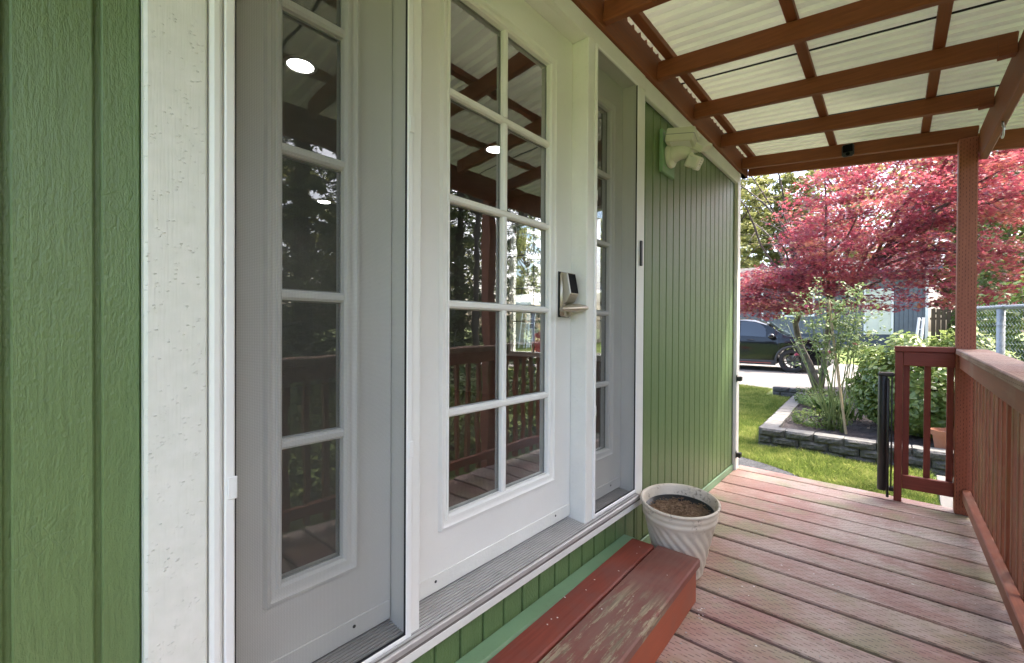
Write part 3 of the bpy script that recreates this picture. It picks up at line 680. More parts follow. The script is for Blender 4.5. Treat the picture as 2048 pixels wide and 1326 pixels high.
obj('bottom_bracket', MB().box((.985, 3.968, .058), (1.0115, 4.015, .085), .004), 'black_plastic', ret)
obj('gate_bar', MB().tube([(.980, 3.945, .035), (.980, 3.945, .835)], .0065, 10), 'black_metal', ret, smooth=True)
obj('gate_bar', MB().tube([(.998, 3.955, .085), (.998, 3.955, .845)], .0045, 8), 'black_metal', ret, smooth=True)
obj('hook_end', MB().box((.972, 3.936, .022), (.988, 3.954, .040), .003), 'black_metal', ret)
for z, l in ((.757, 'upper small black latch bracket on white corner board'), (.128, 'lower small black latch bracket on white corner board near the deck')):
    br = thing('latch_bracket', (.04, 3.955, z), l, 'latch bracket', 'latch brackets on the corner board')
    bx('plate', (.0285, 3.930, z-.028), (.0335, 3.954, z+.028), 'black_plastic', br, .002)
    obj('catch', MB().prism([(.0335, z-.016), (.060, z-.020), (.066, z-.016), (.066, z+.016), (.060, z+.020), (.0335, z+.016)], 'y', 3.933, 3.975), 'black_plastic', br)

# ------------------------------------------------------------------ wooden step
step = thing('wooden_step', (.23, 1.4, 0), 'worn red painted wooden step box below the door threshold', 'step')
Rm = Matrix.Translation((.23, 1.94, 0)) @ Matrix.Rotation(math.radians(1.3), 4, 'Z') @ Matrix.Translation((-.23, -1.94, 0))
def sp(name, lo, hi, mat, b): return obj(name, MB().box(lo, hi, b, Rm), mat, step)
sp('back_tread', (.079, .55, .143), (.188, 1.932, .180), 'step_red', .006)
sp('front_tread', (.197, .55, .143), (.386, 1.942, .181), 'step_worn', .006)
sp('riser', (.338, .56, .001), (.376, 1.918, .142), 'riser_red', .003)
sp('end_board', (.085, 1.890, .001), (.337, 1.926, .142), 'riser_red', .003)
sp('end_board', (.085, .56, .001), (.337, .598, .142), 'riser_red', .003)

# ------------------------------------------------------------------ planter
pc = Vector((.232, 2.118, .0)); tilt = Matrix.Translation(pc) @ Matrix.Rotation(math.radians(4.6), 4, Vector((.93, .32, 0)).normalized()) @ Matrix.Translation((0, 0, .009))
pot = thing('flower_pot', (pc.x, pc.y, 0), 'pale cream plastic planter with swirled ribs standing on deck beside the step', 'flower pot')
def flute(i, t, z):
    if z < .012 or z > .265: return 0
    a = t*21+z*112; s_ = abs(math.sin(a/2)); env = min(1, (z-.012)/.02, (.265-z)/.02)
    return -.0105*(1-s_)**1.5*env
prof = [(.0001, 0), (.095, 0), (.102, .004)]+[(.104+.058*(z/.27), z) for z in np.linspace(.012, .265, 24)]+[(.1625, .272), (.168, .279), (.168, .292), (.165, .298), (.169, .305), (.171, .318), (.169, .326), (.172, .333), (.178, .339), (.1785, .345), (.174, .349), (.168, .347), (.163, .338), (.160, .32), (.155, .29), (.150, .24), (.0001, .235)]
obj('planter_shell', MB().lathe(prof, (0, 0, 0), 168, tilt, fn=flute), 'planter', pot, smooth=True)
obj('liner_pot', MB().lathe([(.1535, .262), (.1545, .300), (.1515, .301), (.149, .262), (.0001, .255)], (0, 0, 0), 56, tilt), 'black_plastic', pot, smooth=True)
sv = [(0, 0, .285)]; sf = []; NR, NA = 12, 40
for i in range(1, NR+1):
    for j in range(NA):
        r = .149*i/NR; a = 2*math.pi*j/NA; sv.append((r*math.cos(a), r*math.sin(a), .281+random.uniform(-.006, .008)-.012*(i/NR)**3))
for j in range(NA): sf.append((0, 1+j, 1+(j+1) % NA))
for i in range(NR-1):
    for j in range(NA): sf.append((1+i*NA+j, 1+(i+1)*NA+j, 1+(i+1)*NA+(j+1) % NA, 1+i*NA+(j+1) % NA))
obj('potting_soil', MB().add(sv, sf, tilt), 'potting', pot)
ch = MB()
for i in range(420):
    a = random.uniform(0, 6.28); r = .140*math.sqrt(random.random()); c = tilt @ Vector((r*math.cos(a), r*math.sin(a), .287+random.uniform(-.004, .008)))
    d = Vector((random.gauss(0, 1), random.gauss(0, 1), random.gauss(0, .5))).normalized()*random.uniform(.004, .013)
    ch.tube([c-d, c+d], random.uniform(.0008, .0022), 3)
o = obj('bark_chips', ch, 'potting', pot); o['kind'] = 'stuff'

# ------------------------------------------------------------------ flood light
fl = thing('flood_light', (.03, 2.49, 2.16), 'cream outdoor security flood light with motion sensor on a green mounting board', 'flood light')
obj('mounting_board', MB().box((.0005, 2.395, 2.045), (.022, 2.575, 2.285), .004), 'base_green', fl)  # same paint as the siding; lighter green imitates light from above
obj('base_plate', MB().lathe([(.0001, .0), (.062, .0), (.066, .006), (.064, .020), (.050, .030), (.0001, .032)], (0, 0, 0), 32, Matrix.Translation((.022, 2.485, 2.150)) @ Matrix.Rotation(math.pi/2, 4, 'Y')), 'cream_plastic', fl, smooth=40)
arm = MB(); arm.tube([(.045, 2.485, 2.155), (.085, 2.485, 2.165), (.120, 2.485, 2.150), (.145, 2.485, 2.135)], [.048, .046, .036, .020], 18)
obj('arm_housing', arm, 'cream_plastic', fl, smooth=40)
Mh = Matrix.Translation((.105, 2.472, 2.215)) @ Euler((math.radians(-6), math.radians(9), math.radians(8))).to_matrix().to_4x4()
obj('lamp_head', MB().box((-.075, -.085, -.037), (.075, .085, .037), .005, Mh), 'cream_plastic', fl)
Mh2 = Matrix.Translation((.165, 2.545, 2.205)) @ Euler((math.radians(28), math.radians(38), math.radians(15))).to_matrix().to_4x4()
obj('lamp_head', MB().box((-.055, -.075, -.018), (.055, .075, .018), .004, Mh2), 'cream_plastic', fl)
obj('lamp_bracket', MB().tube([(.138, 2.49, 2.145), (.150, 2.505, 2.175), (.158, 2.53, 2.195)], .013, 10), 'cream_plastic', fl, smooth=40)
Mh3 = Matrix.Translation((.158, 2.500, 2.092)) @ Euler((math.radians(14), math.radians(28), math.radians(10))).to_matrix().to_4x4()
obj('motion_sensor', MB().box((-.036, -.045, -.034), (.036, .045, .034), .009, Mh3), 'cream_plastic', fl)
obj('sensor_window', MB().box((.010, -.032, -.0365), (.038, .032, -.010), .006, Mh3), 'white_vinyl', fl, smooth=35)
for dz in (-.012, 0, .012): obj('sensor_slot', MB().box((.0362, -.020, dz+.006), (.0372, .004, dz+.010), 0, Mh3), 'bracket_grey', fl)
obj('lamp_lens', MB().box((-.050, -.070, -.0385), (.055, .070, -.0372), 0, Mh), 'white_vinyl', fl)
obj('lamp_seam', MB().box((-.0757, -.0857, -.002), (.0757, .0857, .002), 0, Mh), 'bracket_grey', fl)
obj('lamp_lens', MB().box((-.042, -.060, -.0195), (.042, .060, -.0182), 0, Mh2), 'bracket_grey', fl)
obj('screw', MB().lathe([(.0001, .003), (.005, .002), (.006, 0)], (0, 0, 0), 10, Matrix.Translation((.022, 2.415, 2.262)) @ Matrix.Rotation(math.pi/2, 4, 'Y')), 'bracket_grey', fl)
obj('screw', MB().lathe([(.0001, .003), (.005, .002), (.006, 0)], (0, 0, 0), 10, Matrix.Translation((.022, 2.415, 2.070)) @ Matrix.Rotation(math.pi/2, 4, 'Y')), 'bracket_grey', fl)
obj('sensor_neck', MB().tube([(.145, 2.488, 2.138), (.152, 2.494, 2.118)], .014, 12), 'cream_plastic', fl, smooth=40)
#PART2
# ------------------------------------------------------------------ foliage builders
def leaf_cloud(name, P, Nn, S, tint, outline, mat, parent=None, curl=.15, kind='stuff'):
    """one mesh of many small leaves: P positions, Nn normals, S sizes, outline = leaf outline in unit size (tip towards +x)"""
    P = np.asarray(P, float); n = len(P); K = len(outline); out = np.asarray(outline, float)
    Nn = Nn/np.linalg.norm(Nn, axis=1, keepdims=True)
    rv = rng.normal(size=(n, 3)); U = rv-Nn*(rv*Nn).sum(1, keepdims=True); U /= np.linalg.norm(U, axis=1, keepdims=True); V = np.cross(Nn, U)
    S = np.broadcast_to(S, (n,)).astype(float)
    r2 = (out**2).sum(1)
    vert = P[:, None, :]+S[:, None, None]*(U[:, None, :]*out[None, :, 0, None]+V[:, None, :]*out[None, :, 1, None]-Nn[:, None, :]*(curl*r2)[None, :, None])
    me = bpy.data.meshes.new(name); me.vertices.add(n*K); me.vertices.foreach_set('co', vert.reshape(-1).astype(np.float32))
    me.loops.add(n*K); me.loops.foreach_set('vertex_index', np.arange(n*K, dtype=np.int32))
    me.polygons.add(n); me.polygons.foreach_set('loop_start', np.arange(0, n*K, K, dtype=np.int32))
    try: me.polygons.foreach_set('loop_total', np.full(n, K, np.int32))
    except Exception: pass
    a = me.attributes.new('tint', 'FLOAT', 'POINT'); a.data.foreach_set('value', np.repeat(np.clip(tint, 0, 1), K).astype(np.float32))
    me.materials.append(MAT[mat]); me.update(calc_edges=True)
    o = link(name, me, parent)
    if kind: o['kind'] = kind
    return o
OVAL = [(-.5, 0), (-.25, .2), (.1, .24), (.5, 0), (.1, -.24), (-.25, -.2)]
QUAD = [(-.5, -.3), (.1, -.42), (.5, .05), (-.05, .45)]
MAPLE = []
for i in range(7):
    a = math.radians(-132+44*i); L = [.30, .42, .5, .55, .5, .42, .30][i]
    a2 = a+math.radians(22); MAPLE += [(L*math.cos(a), L*math.sin(a))]
    if i < 6: MAPLE += [(.14*math.cos(a2), .14*math.sin(a2))]
MAPLE.append((-.12, 0))
NEED = [(-.5, -.06), (.5, 0), (-.5, .06)]
def unit(n):
    v = rng.normal(size=(n, 3)); return v/np.linalg.norm(v, axis=1, keepdims=True)

def pads(centers, per, r, flat, jit=.35):
    """clusters of leaf positions: flattened discs round each centre"""
    n = len(centers)*per; C_ = np.repeat(np.asarray(centers), per, 0)
    d = unit(n)*(rng.random((n, 1))**.45)*np.repeat(np.asarray(r, float).reshape(-1, 1)*np.ones((len(centers), 1)), per, 0)
    d[:, 2] *= flat; return C_+d
def up_normals(n, tilt):
    v = rng.normal(size=(n, 3))*tilt; v[:, 2] = 1; return v
def limb(mb, p0, p1, r0, r1, n=7, sag=.0, wob=.06, sides=6):
    p0, p1 = np.array(p0, float), np.array(p1, float); L = np.linalg.norm(p1-p0); pts = []
    ph = rng.normal(size=3)*wob*L; 
    for i in range(n):
        t = i/(n-1); q = p0+(p1-p0)*t+ph*math.sin(t*math.pi)*(.6+.4*math.sin(t*7)); q[2] += sag*L*math.sin(t*math.pi); pts.append(tuple(q))
    mb.tube(pts, [r0+(r1-r0)*(i/(n-1)) for i in range(n)], sides); return pts

# ------------------------------------------------------------------ Japanese-style red maple
maple = thing('maple_tree', (-.25, 11.9, gz(11.9)), 'red leaved maple tree with several grey stems growing in the raised bed', 'maple tree')
tr = MB(); base = Vector((-.25, 11.9, -.12))
stems = [[(-.25, 11.9, -.2), (-.42, 11.85, .35), (-.60, 11.8, .82), (-.68, 11.75, 1.3), (-.45, 11.7, 1.9), (-.28, 11.6, 2.4)],
         [(-.22, 11.92, -.2), (-.15, 11.9, .4), (-.12, 11.95, 1.0), (-.05, 11.9, 1.7), (.05, 11.8, 2.3)],
         [(-.22, 11.98, -.2), (-.16, 12.05, .6), (-.02, 12.1, 1.3), (.25, 12.0, 1.9), (.6, 11.9, 2.4)]]
radii = [[.10, .085, .07, .06, .05, .04], [.07, .06, .05, .045, .035], [.055, .048, .04, .034, .03]]
for s_, r in zip(stems, radii): tr.tube(s_, r, 9)
obj('trunk', tr, 'bark_grey', maple, smooth=True)
lm = MB(); tips = []
tgt = []
for k_ in range(30):
    a = rng.uniform(-1.0, 1.0); x = .85+3.1*a; z = rng.uniform(2.2, 6.4)*(1-.16*abs(a)); y = rng.uniform(9.9, 13.2); tgt.append((x, y, z))
for tg in tgt:
    s_ = stems[0 if tg[0] < -.2 else (1 if tg[0] < .9 else 2)]; st = s_[-1] if rng.random() < .5 else s_[-2]
    pts = limb(lm, st, tg, .034, .009, 9, .10, .08); tips.append(pts)
for pts in list(tips):
    for j in (3, 4, 5, 6, 7):
        q = np.array(pts[j]); d = rng.normal(size=3)*np.array([1, .8, .35]); d /= np.linalg.norm(d)
        tips.append(limb(lm, q, q+d*rng.uniform(.5, 1.1), .011, .004, 5, .05, .08, 4))
obj('limbs', lm, 'bark_maple', maple, smooth=True)
cen = []
for pts in tips:
    for q in pts[2:]: cen.append(np.array(q)+rng.normal(size=3)*[.2, .2, .10])
# fill of outer pads over the crown shell and the low drooping skirts
for _ in range(520):
    d = unit(1)[0]; d[2] = abs(d[2])*.9-.25; q = np.array([.75, 11.5, 3.3])+d*np.array([3.3, 1.9, 3.1])*rng.uniform(.62, 1.0); cen.append(q)
for _ in range(210):
    x = rng.uniform(-1.8, 3.2); cen.append(np.array([x, rng.uniform(10.0, 11.6), rng.uniform(1.55, 2.5)+.12*x*0]))
for _ in range(50): cen.append(np.array([rng.uniform(-1.9, -.4), rng.uniform(10.6, 11.9), rng.uniform(1.42, 2.1)]))
cen = np.array(cen); keep = (cen[:, 2] > 1.35) & ~((cen[:, 0] < .0) & (cen[:, 2] > 3.35+1.1*(cen[:, 0]+.9))) & ~((cen[:, 0] < -.8) & (cen[:, 2] > 2.5))
cen = cen[keep]
P = pads(cen, 52, rng.uniform(.24, .50, len(cen)), .24)
cl_t = np.repeat(.42+.24*rng.normal(size=len(cen)), 52); tint = np.clip(cl_t+.13*rng.normal(size=len(P)), 0, 1)
tint = np.where(rng.random(len(P)) < .08, .98, tint)
leaf_cloud('crown', P, up_normals(len(P), .55), rng.uniform(.070, .120, len(P)), tint, MAPLE, 'maple_leaf', maple, .25)

# ------------------------------------------------------------------ broadleaf and conifer trees
def broad_tree(name, base, H, R, lbl, mat, leaf, n_pad, per, group=None, bot=.25, trunk=.022):
    t = thing(name, base, lbl, 'tree', group); bxy = np.array(base, float)
    tm = MB(); top = bxy+[rng.uniform(-.3, .3), rng.uniform(-.3, .3), H*.78]
    tp = limb(tm, bxy-[0, 0, .1], top, H*trunk, H*.006, 9, 0, .02, 9); obj('trunk', tm, 'bark_brown', t, smooth=True)
    lb_ = MB(); cen = []
    for i in range(34):
        a = rng.uniform(0, 6.28); zz = rng.uniform(bot+.08, 1.0); rr = R*math.sin(math.pi*min(1, .18+.82*(1-zz)+.12))**.6*rng.uniform(.55, .95)
        q = bxy+[rr*math.cos(a), rr*math.sin(a), H*zz]; s_ = np.array(tp[min(8, max(2, int(zz*7)))])
        pts = limb(lb_, s_, q, H*.006, H*.0015, 6, .04, .06, 5)
        for p_ in pts[2:]: cen.append(np.array(p_)+rng.normal(size=3)*R*.08)
    obj('limbs', lb_, 'bark_brown', t, smooth=True)
    for _ in range(n_pad):
        d = unit(1)[0]; zz = (bot+1)/2; q = bxy+[0, 0, H*zz]+d*np.array([R, R, H*(1-bot)/2])*rng.uniform(.55, 1.0)**.7; cen.append(q)
    cen = np.array(cen); P = pads(cen, per, R*rng.uniform(.09, .2, len(cen)), .6)
    tint = np.clip(.5+.2*rng.normal(size=len(P)), 0, 1)
    leaf_cloud('crown', P, up_normals(len(P), .9), leaf*rng.uniform(.7, 1.3, len(P)), tint, QUAD if leaf > .12 else OVAL, mat, t)
    return t
BG = 'trees beyond the blue house'
broad_tree('tall_tree', (-8.2, 33, .4), 13.5, 3.2, 'tall pale green tree nearest the wall corner, behind the blue house', 'far_leaf', .22, 240, 48, BG, .22)
broad_tree('tall_tree', (-5.2, 37, .42), 12.0, 3.0, 'pale green tree behind the blue house downspout, left of the maple top', 'far_leaf', .24, 200, 44, BG, .2)
broad_tree('tall_tree', (-1.0, 38, .42), 15.0, 4.4, 'broad pale green tree behind the white door of the blue house', 'far_leaf', .24, 150, 38, BG, .2)
broad_tree('tall_tree', (5.5, 36, .42), 14.0, 4.6, 'pale green tree rising behind the dark board fence', 'far_leaf', .24, 140, 38, BG, .2)
broad_tree('green_tree', (3.9, 14.2, -.2), 6.2, 2.0, 'mid green leafy tree growing beyond the chain link fence', 'tree_leaf', .10, 150, 60, None, .1)
broad_tree('tall_tree', (4.2, 30, .4), 8.5, 2.6, 'leafy tree close behind the dark shrub and board fence', 'tree_leaf', .2, 160, 40, BG, .08)
broad_tree('broad_tree', (-13.5, 27.5, .36), 8.5, 3.4, 'leafy tree behind the cream shed seen through the far window', 'far_leaf', .2, 130, 42, 'trees beyond the cream shed', .15)
broad_tree('broad_tree', (-20.5, 26.5, .36), 9.5, 3.6, 'leafy tree behind the cream shed seen through the far window', 'far_leaf', .2, 130, 42, 'trees beyond the cream shed', .15)
for b_, l_ in (((4.7, 4.6, -.41), 'tall leafy tree shading the deck, trunk level with the planter'), ((4.9, 5.9, -.41), 'tall leafy tree shading the deck, between two similar trees'), ((4.8, 7.2, -.41), 'tall leafy tree shading the far end of the deck')):
    broad_tree('shade_tree', b_, 10.0, 1.5, l_, 'tree_leaf', .13, 70 if b_[1] > 7 else 120, 26 if b_[1] > 7 else 36, 'trees shading the deck', .48, trunk=.006)
for b_, l_ in (((12.0, 4.5, -.4), 'broad pale green tree behind the conifers, reflected in the door glass'), ((12.5, 9.5, -.3), 'broad pale green tree behind the farthest conifers'), ((11.5, .5, -.41), 'broad pale green tree behind the conifers near the house side')):
    broad_tree('broad_tree', b_, 6.5, 2.9, l_, 'far_leaf', .2, 150, 42, 'broad trees behind the conifers', .03)
def conifer(base, H, R, lbl, group):
    t = thing('conifer_tree', base, lbl, 'conifer', group); b_ = np.array(base, float)
    tm = MB(); tm.tube([tuple(b_-[0, 0, .1]), tuple(b_+[0, 0, H*.5]), tuple(b_+[0, 0, H])], [H*.02, H*.012, .01], 9); obj('trunk', tm, 'bark_brown', t, smooth=True)
    br = MB(); P = []; Nn = []
    for i in range(95):
        z = H*(.05+.93*(i/95)); a = i*2.399+rng.uniform(-.3, .3); L = R*(1-.86*(z/H))*rng.uniform(.75, 1.12)
        d = np.array([math.cos(a), math.sin(a), 0]); p0 = b_+[0, 0, z]; pts = []
        for j in range(7):
            u = j/6; pts.append(tuple(p0+d*L*u+np.array([0, 0, .10*L*u-.34*L*u*u])))
        br.tube(pts, [.018*(1-.8*j/6)+.003 for j in range(7)], 4)
        n = int(300*L/R)+40; u = rng.random(n)**.7; side = np.cross(d, [0, 0, 1]); w = rng.normal(size=n)*.16*L*(1.15-u)
        q = p0+np.outer(u*L, d)+np.outer(w, side); q[:, 2] += .10*L*u-.34*L*u*u-np.abs(w)*.35-rng.random(n)*.10
        P.append(q); Nn.append(rng.normal(size=(n, 3))*.5+[0, 0, 1])
    obj('branches', br, 'bark_grey', t, smooth=True)
    P = np.concatenate(P); Nn = np.concatenate(Nn)
    leaf_cloud('needles', P, Nn, rng.uniform(.08, .19, len(P)), np.clip(.45+.22*rng.normal(size=len(P)), 0, 1), [(-.5, -.04), (-.1, -.16), (.5, 0), (-.1, .16)], 'conifer_leaf', t, .35)
CON = [((5.9, 1.6, -.41), 8, 1.9), ((7.2, 3.6, -.41), 10, 2.2), ((7.3, 7.6, -.41), 9, 2.2), ((7.6, 10.4, -.2), 9, 2.2), ((9.6, 6.0, -.41), 12, 2.6), ((9.8, 9.2, -.3), 12, 2.6), ((7.4, -1.2, -.41), 8, 1.9)]
for b_, H, R in CON:
    conifer(b_, H, R, 'dark green conifer with drooping branches beyond the deck railing', 'conifers beyond the deck railing')

# ------------------------------------------------------------------ leafy shrubs
def shrub(name, lbl, cat, c, rad, n, leaf, mat, outline=OVAL, group=None, stems=10, parts=0, view=None):
    t = thing(name, (c[0], c[1], c[2]), lbl, cat, group); c = np.array(c, float); rad = np.array(rad, float)
    sm = MB()
    for i in range(stems):
        d = unit(1)[0]; d[2] = abs(d[2])+.3; limb(sm, c+[rng.uniform(-.1, .1)*rad[0], rng.uniform(-.1, .1)*rad[1], 0], c+d/np.linalg.norm(d)*rad*[.8, .8, 1.2]*.9, .012, .004, 6, 0, .08, 5)
    obj('stems', sm, 'bark_brown', t, smooth=True)
    d = unit(n); d[:, 2] = d[:, 2]*.5+.5
    lob = 1+.10*np.sin(d[:, 0]*7+d[:, 1]*5)+.08*np.sin(d[:, 2]*11+d[:, 0]*9)
    P = c+np.stack([d[:, 0]*rad[0], d[:, 1]*rad[1], (unit(n)[:, 2]*0+d[:, 2])*rad[2]], 1)*(lob*rng.uniform(.72, 1.04, n)**.6)[:, None]
    Nn = (P-c)*[1/rad[0], 1/rad[1], .8/rad[2]]+rng.normal(size=(n, 3))*.45+[0, 0, .5]
    S = leaf*rng.uniform(.7, 1.25, n); tint = np.clip(.45+.2*rng.normal(size=n)+.25*(P[:, 2]-c[2]-rad[2]*.5)/rad[2], 0, 1)
    m_ = np.ones(n, bool)
    if parts:
        v = np.array([1.0, 0, 1.164]); dist = np.linalg.norm(P-v, axis=1); facing = ((P-c)*(v-c)).sum(1); idx = np.argsort(-facing)[:parts*2]; idx = rng.permutation(idx)[:parts]; m_[idx] = False
        var = []
        for j in range(5):
            o_ = MB(); half = [(-.5, 0), (-.3, .17), (0, .245), (.28, .16), (.5, 0)]
            vv = [(x, 0, -.10*x*x) for x, _ in half]+[(x, yy, .06-.10*x*x) for x, yy in half[1:4]]+[(x, -yy, .06-.10*x*x) for x, yy in half[1:4]]
            o_.add(vv, [(0, 1, 5), (1, 2, 6, 5), (2, 3, 7, 6), (3, 4, 7), (0, 8, 1), (1, 8, 9, 2), (2, 9, 10, 3), (3, 10, 4)])
            me = o_.data('leaf', mat, smooth=True, recalc=False); a = me.attributes.new('tint', 'FLOAT', 'POINT'); a.data.foreach_set('value', [.15+.18*j]*len(vv)); var.append(me)
        for i in idx:
            q = Vector(Nn[i]).to_track_quat('Z', 'Y') @ Euler((0, 0, random.uniform(0, 6.28))).to_quaternion()
            o_ = link('leaf', var[int(min(4, tint[i]*5))], t, tuple(P[i])); o_.rotation_mode = 'QUATERNION'; o_.rotation_quaternion = q; s_ = S[i]*1.05; o_.scale = (s_, s_, s_)
    leaf_cloud('foliage', P[m_], Nn[m_], S[m_], tint[m_], outline, mat, t, .2)
    return t
shrub('hedge_shrub', 'rounded evergreen shrub with glossy oval leaves in the raised bed beside the railing panel', 'shrub', (1.36, 7.9, -.22), (.80, .70, 1.26), 12500, .088, 'hedge_leaf', stems=14, parts=290)
shrub('leafy_shrub', 'wide leafy shrub growing outside the deck railing below the conifers', 'shrub', (2.75, 2.9, -.41), (.6, 3.8, 1.15), 9000, .085, 'ground_leaf', stems=20)
shrub('small_shrub', 'small pale shrub with loose leaves behind the glossy shrub near the white frame', 'shrub', (1.75, 10.2, -.2), (.75, .6, 1.15), 1800, .07, 'ground_leaf')
shrub('dark_shrub', 'dense dark green shrub beyond the brown board fence', 'shrub', (3.6, 24.5, .2), (.9, .9, 2.3), 2600, .16, 'tree_leaf')
shrub('ivy_bank', 'dense green foliage growing against the back of the chain link fence', 'shrub', (2.55, 8.7, -.3), (.85, .6, 2.1), 4200, .09, 'tree_leaf')
# ground cover in the bed
shrub('ground_cover', 'low pale green ground cover plant at the front of the raised bed', 'plant', (.22, 7.55, -.23), (.36, .26, .26), 900, .045, 'ground_leaf', stems=6)
shrub('ground_cover', 'low pale green ground cover plant beside the maple trunk', 'plant', (-.02, 9.6, -.2), (.36, .7, .30), 1100, .055, 'ground_leaf', stems=6)
# strap leaved clump
sc_ = thing('daylily_clump', (.35, 8.5, -.22), 'clump of long arching strap leaves in the raised bed beside the stake', 'plant')
sv = MB(); tints = []
for i in range(150):
    a = rng.uniform(0, 6.28); L = rng.uniform(.35, .62); d = np.array([math.cos(a), math.sin(a)]); w = rng.uniform(.008, .014); b0 = np.array([.35, 8.5])+rng.normal(size=2)*[.14, .10]; s2 = np.array([-d[1], d[0]])
    pts = []
    for j in range(6):
        u = j/5; rr = L*(u**1.3)*.8; zz = -.22+L*(1.5*u-1.0*u*u); ww = w*(1-u**2.2)+.0008; c2 = b0+d*rr
        pts += [(c2[0]+s2[0]*ww, c2[1]+s2[1]*ww, zz), (c2[0]-s2[0]*ww, c2[1]-s2[1]*ww, zz)]
    sv.add(pts, [(2*j, 2*j+1, 2*j+3, 2*j+2) for j in range(5)]); tints += [rng.random()]*12
me = sv.data('strap_leaves', 'strap_leaf', recalc=False); a = me.attributes.new('tint', 'FLOAT', 'POINT'); a.data.foreach_set('value', tints)
o = link('strap_leaves', me, sc_); o['kind'] = 'stuff'
# rose bush with stake
rose = thing('rose_bush', (.45, 7.35, -.22), 'tall open rose bush with pale green leaves and dark red blooms tied beside the stake', 'rose bush')
cn = MB(); cl = []
for i in range(19):
    b0 = np.array([.40, 7.38, -.25])+rng.normal(size=3)*[.07, .06, 0]; tp_ = np.array([rng.uniform(-.22, .70), rng.uniform(7.05, 7.7), rng.uniform(1.0, 1.74)])
    pts = limb(cn, b0, tp_, .009, .003, 8, .06, .05, 5)
    for q in pts[3:]:
        if q[2] < (1.08 if q[0] < .10 else .78): continue
        for _ in range(3): 
            q2 = np.array(q)+rng.normal(size=3)*[.10, .09, .09]; cl.append(q2); cn.tube([q, tuple(q2)], .0016, 3)
obj('canes', cn, 'rose_cane', rose, smooth=True)
P = pads(np.array(cl), 10, .10, .6); leaf_cloud('foliage', P, up_normals(len(P), .7), rng.uniform(.035, .062, len(P)), np.clip(.5+.22*rng.normal(size=len(P)), 0, 1), OVAL, 'rose_leaf', rose, .2)
for (x, y, z) in ((.62, 7.25, .995), (.10, 7.2, 1.50), (-.02, 7.25, .83), (.36, 7.2, .88)):
    bl = MB()
    for j in range(16):
        a = j*2.4; r = .006+.0014*j; c = Vector((x+r*math.cos(a), y+r*math.sin(a), z-.0012*j)); nn = Vector((math.cos(a), math.sin(a), .8)).normalized(); u = nn.orthogonal().normalized(); vv = nn.cross(u)
        s_ = .010+.0006*j; bl.add([tuple(c+u*s_*math.cos(t_)+vv*s_*math.sin(t_)+nn*(.004*math.cos(2*t_))) for t_ in np.linspace(0, 5.24, 6)], [tuple(range(6))])
    obj('bloom', bl, 'rose_petal', rose, recalc=False)
stk = MB().tube([(.56, 7.19, -.3), (.46, 7.24, .5), (.335, 7.30, 1.585)], [.015, .0145, .0135], 8)
tag(obj('garden_stake', stk, 'stake_wood', smooth=40), 'pale wooden stake leaning in raised bed through the rose bush', 'stake')

# ------------------------------------------------------------------ retaining wall of split-face blocks
rw = thing('retaining_wall', (.5, 6.7, -.45), 'grey split face concrete block retaining wall holding the raised bed', 'retaining wall')
def block_mesh(seed, L=.297, Hh=.096, Dp=.205):
    r2 = np.random.default_rng(seed); mb = MB(); nx, nz = 7, 4; v = []; g = .006
    for j in range(nz+1):
        for i in range(nx+1):
            edge = i in (0, nx) or j in (0, nz)
            v.append((-L/2+L*i/nx, ((.022 if i in (0, nx) else .010) if edge else -.006-r2.random()*.013), Hh*j/nz))
    o_ = len(v); v += [(-L/2, Dp, 0), (L/2, Dp, 0), (L/2, Dp, Hh), (-L/2, Dp, Hh)]
    f = [(j*(nx+1)+i, j*(nx+1)+i+1, (j+1)*(nx+1)+i+1, (j+1)*(nx+1)+i) for j in range(nz) for i in range(nx)]; mi = [0]*len(f)
    top = [nz*(nx+1)+i for i in range(nx+1)]; bot = list(range(nx+1)); lf = [j*(nx+1) for j in range(nz+1)]; rt = [j*(nx+1)+nx for j in range(nz+1)]
    f += [tuple(top+[o_+2, o_+3]), tuple(bot[::-1]+[o_, o_+1]), tuple(lf[::-1]+[o_, o_+3][0:1]+[o_+3]), tuple(rt+[o_+2, o_+1]), (o_, o_+3, o_+2, o_+1)]; mi += [1, 0, 0, 0, 0]
    f[-3] = tuple(lf+[o_+3, o_]); mb.add(v, f); mb.mi = mi
    return mb.data('block', ['block_face', 'block_cap'])
bms = [block_mesh(s_) for s_ in range(6)]
def wall_run(p0, p1, courses, ztop):
    p0, p1 = Vector(p0), Vector(p1); d = p1-p0; L = d.length; d.normalize(); ang = math.atan2(d.y, d.x)
    for c in range(courses):
        t_ = .152 if c % 2 == 0 else .0765
        while t_ < L+.02:
            q = p0+d*t_; link('block', bms[random.randrange(6)], rw, (q.x+random.uniform(-.003, .003), q.y, ztop-.0995*(c+1)), (random.uniform(-.008, .008), random.uniform(-.006, .006), ang+random.uniform(-.012, .012)))
            if c % 2 and t_ < .1: COL.objects[-1].scale = (.5, 1, 1); t_ += .1535+.0765
            else: t_ += .307
wall_run((-.36, 6.62, 0), (2.1, 6.62, 0), 3, -.150)
wall_run((-.53, 10.95, 0), (-.362, 6.82, 0), 3, -.150)
wall_run((-.98, 10.95, 0), (-.50, 10.93, 0), 2, -.085)
bedp = [(-.19, 6.8), (2.3, 6.8), (2.6, 9), (2.4, 12.2), (-.6, 12.6), (-.42, 11.0), (-.36, 10.5)]
me_ = MB(); vv = []; NX, NY = 36, 40
for j in range(NY+1):
    for i in range(NX+1):
        y = 6.8+5.6*j/NY; xl = -.17-.25*(y-6.8)/5.6; x = xl+(2.5-xl)*i/NX; vv.append((x, y, -.225+.03*rng.random()+.012*(y-6.8)))
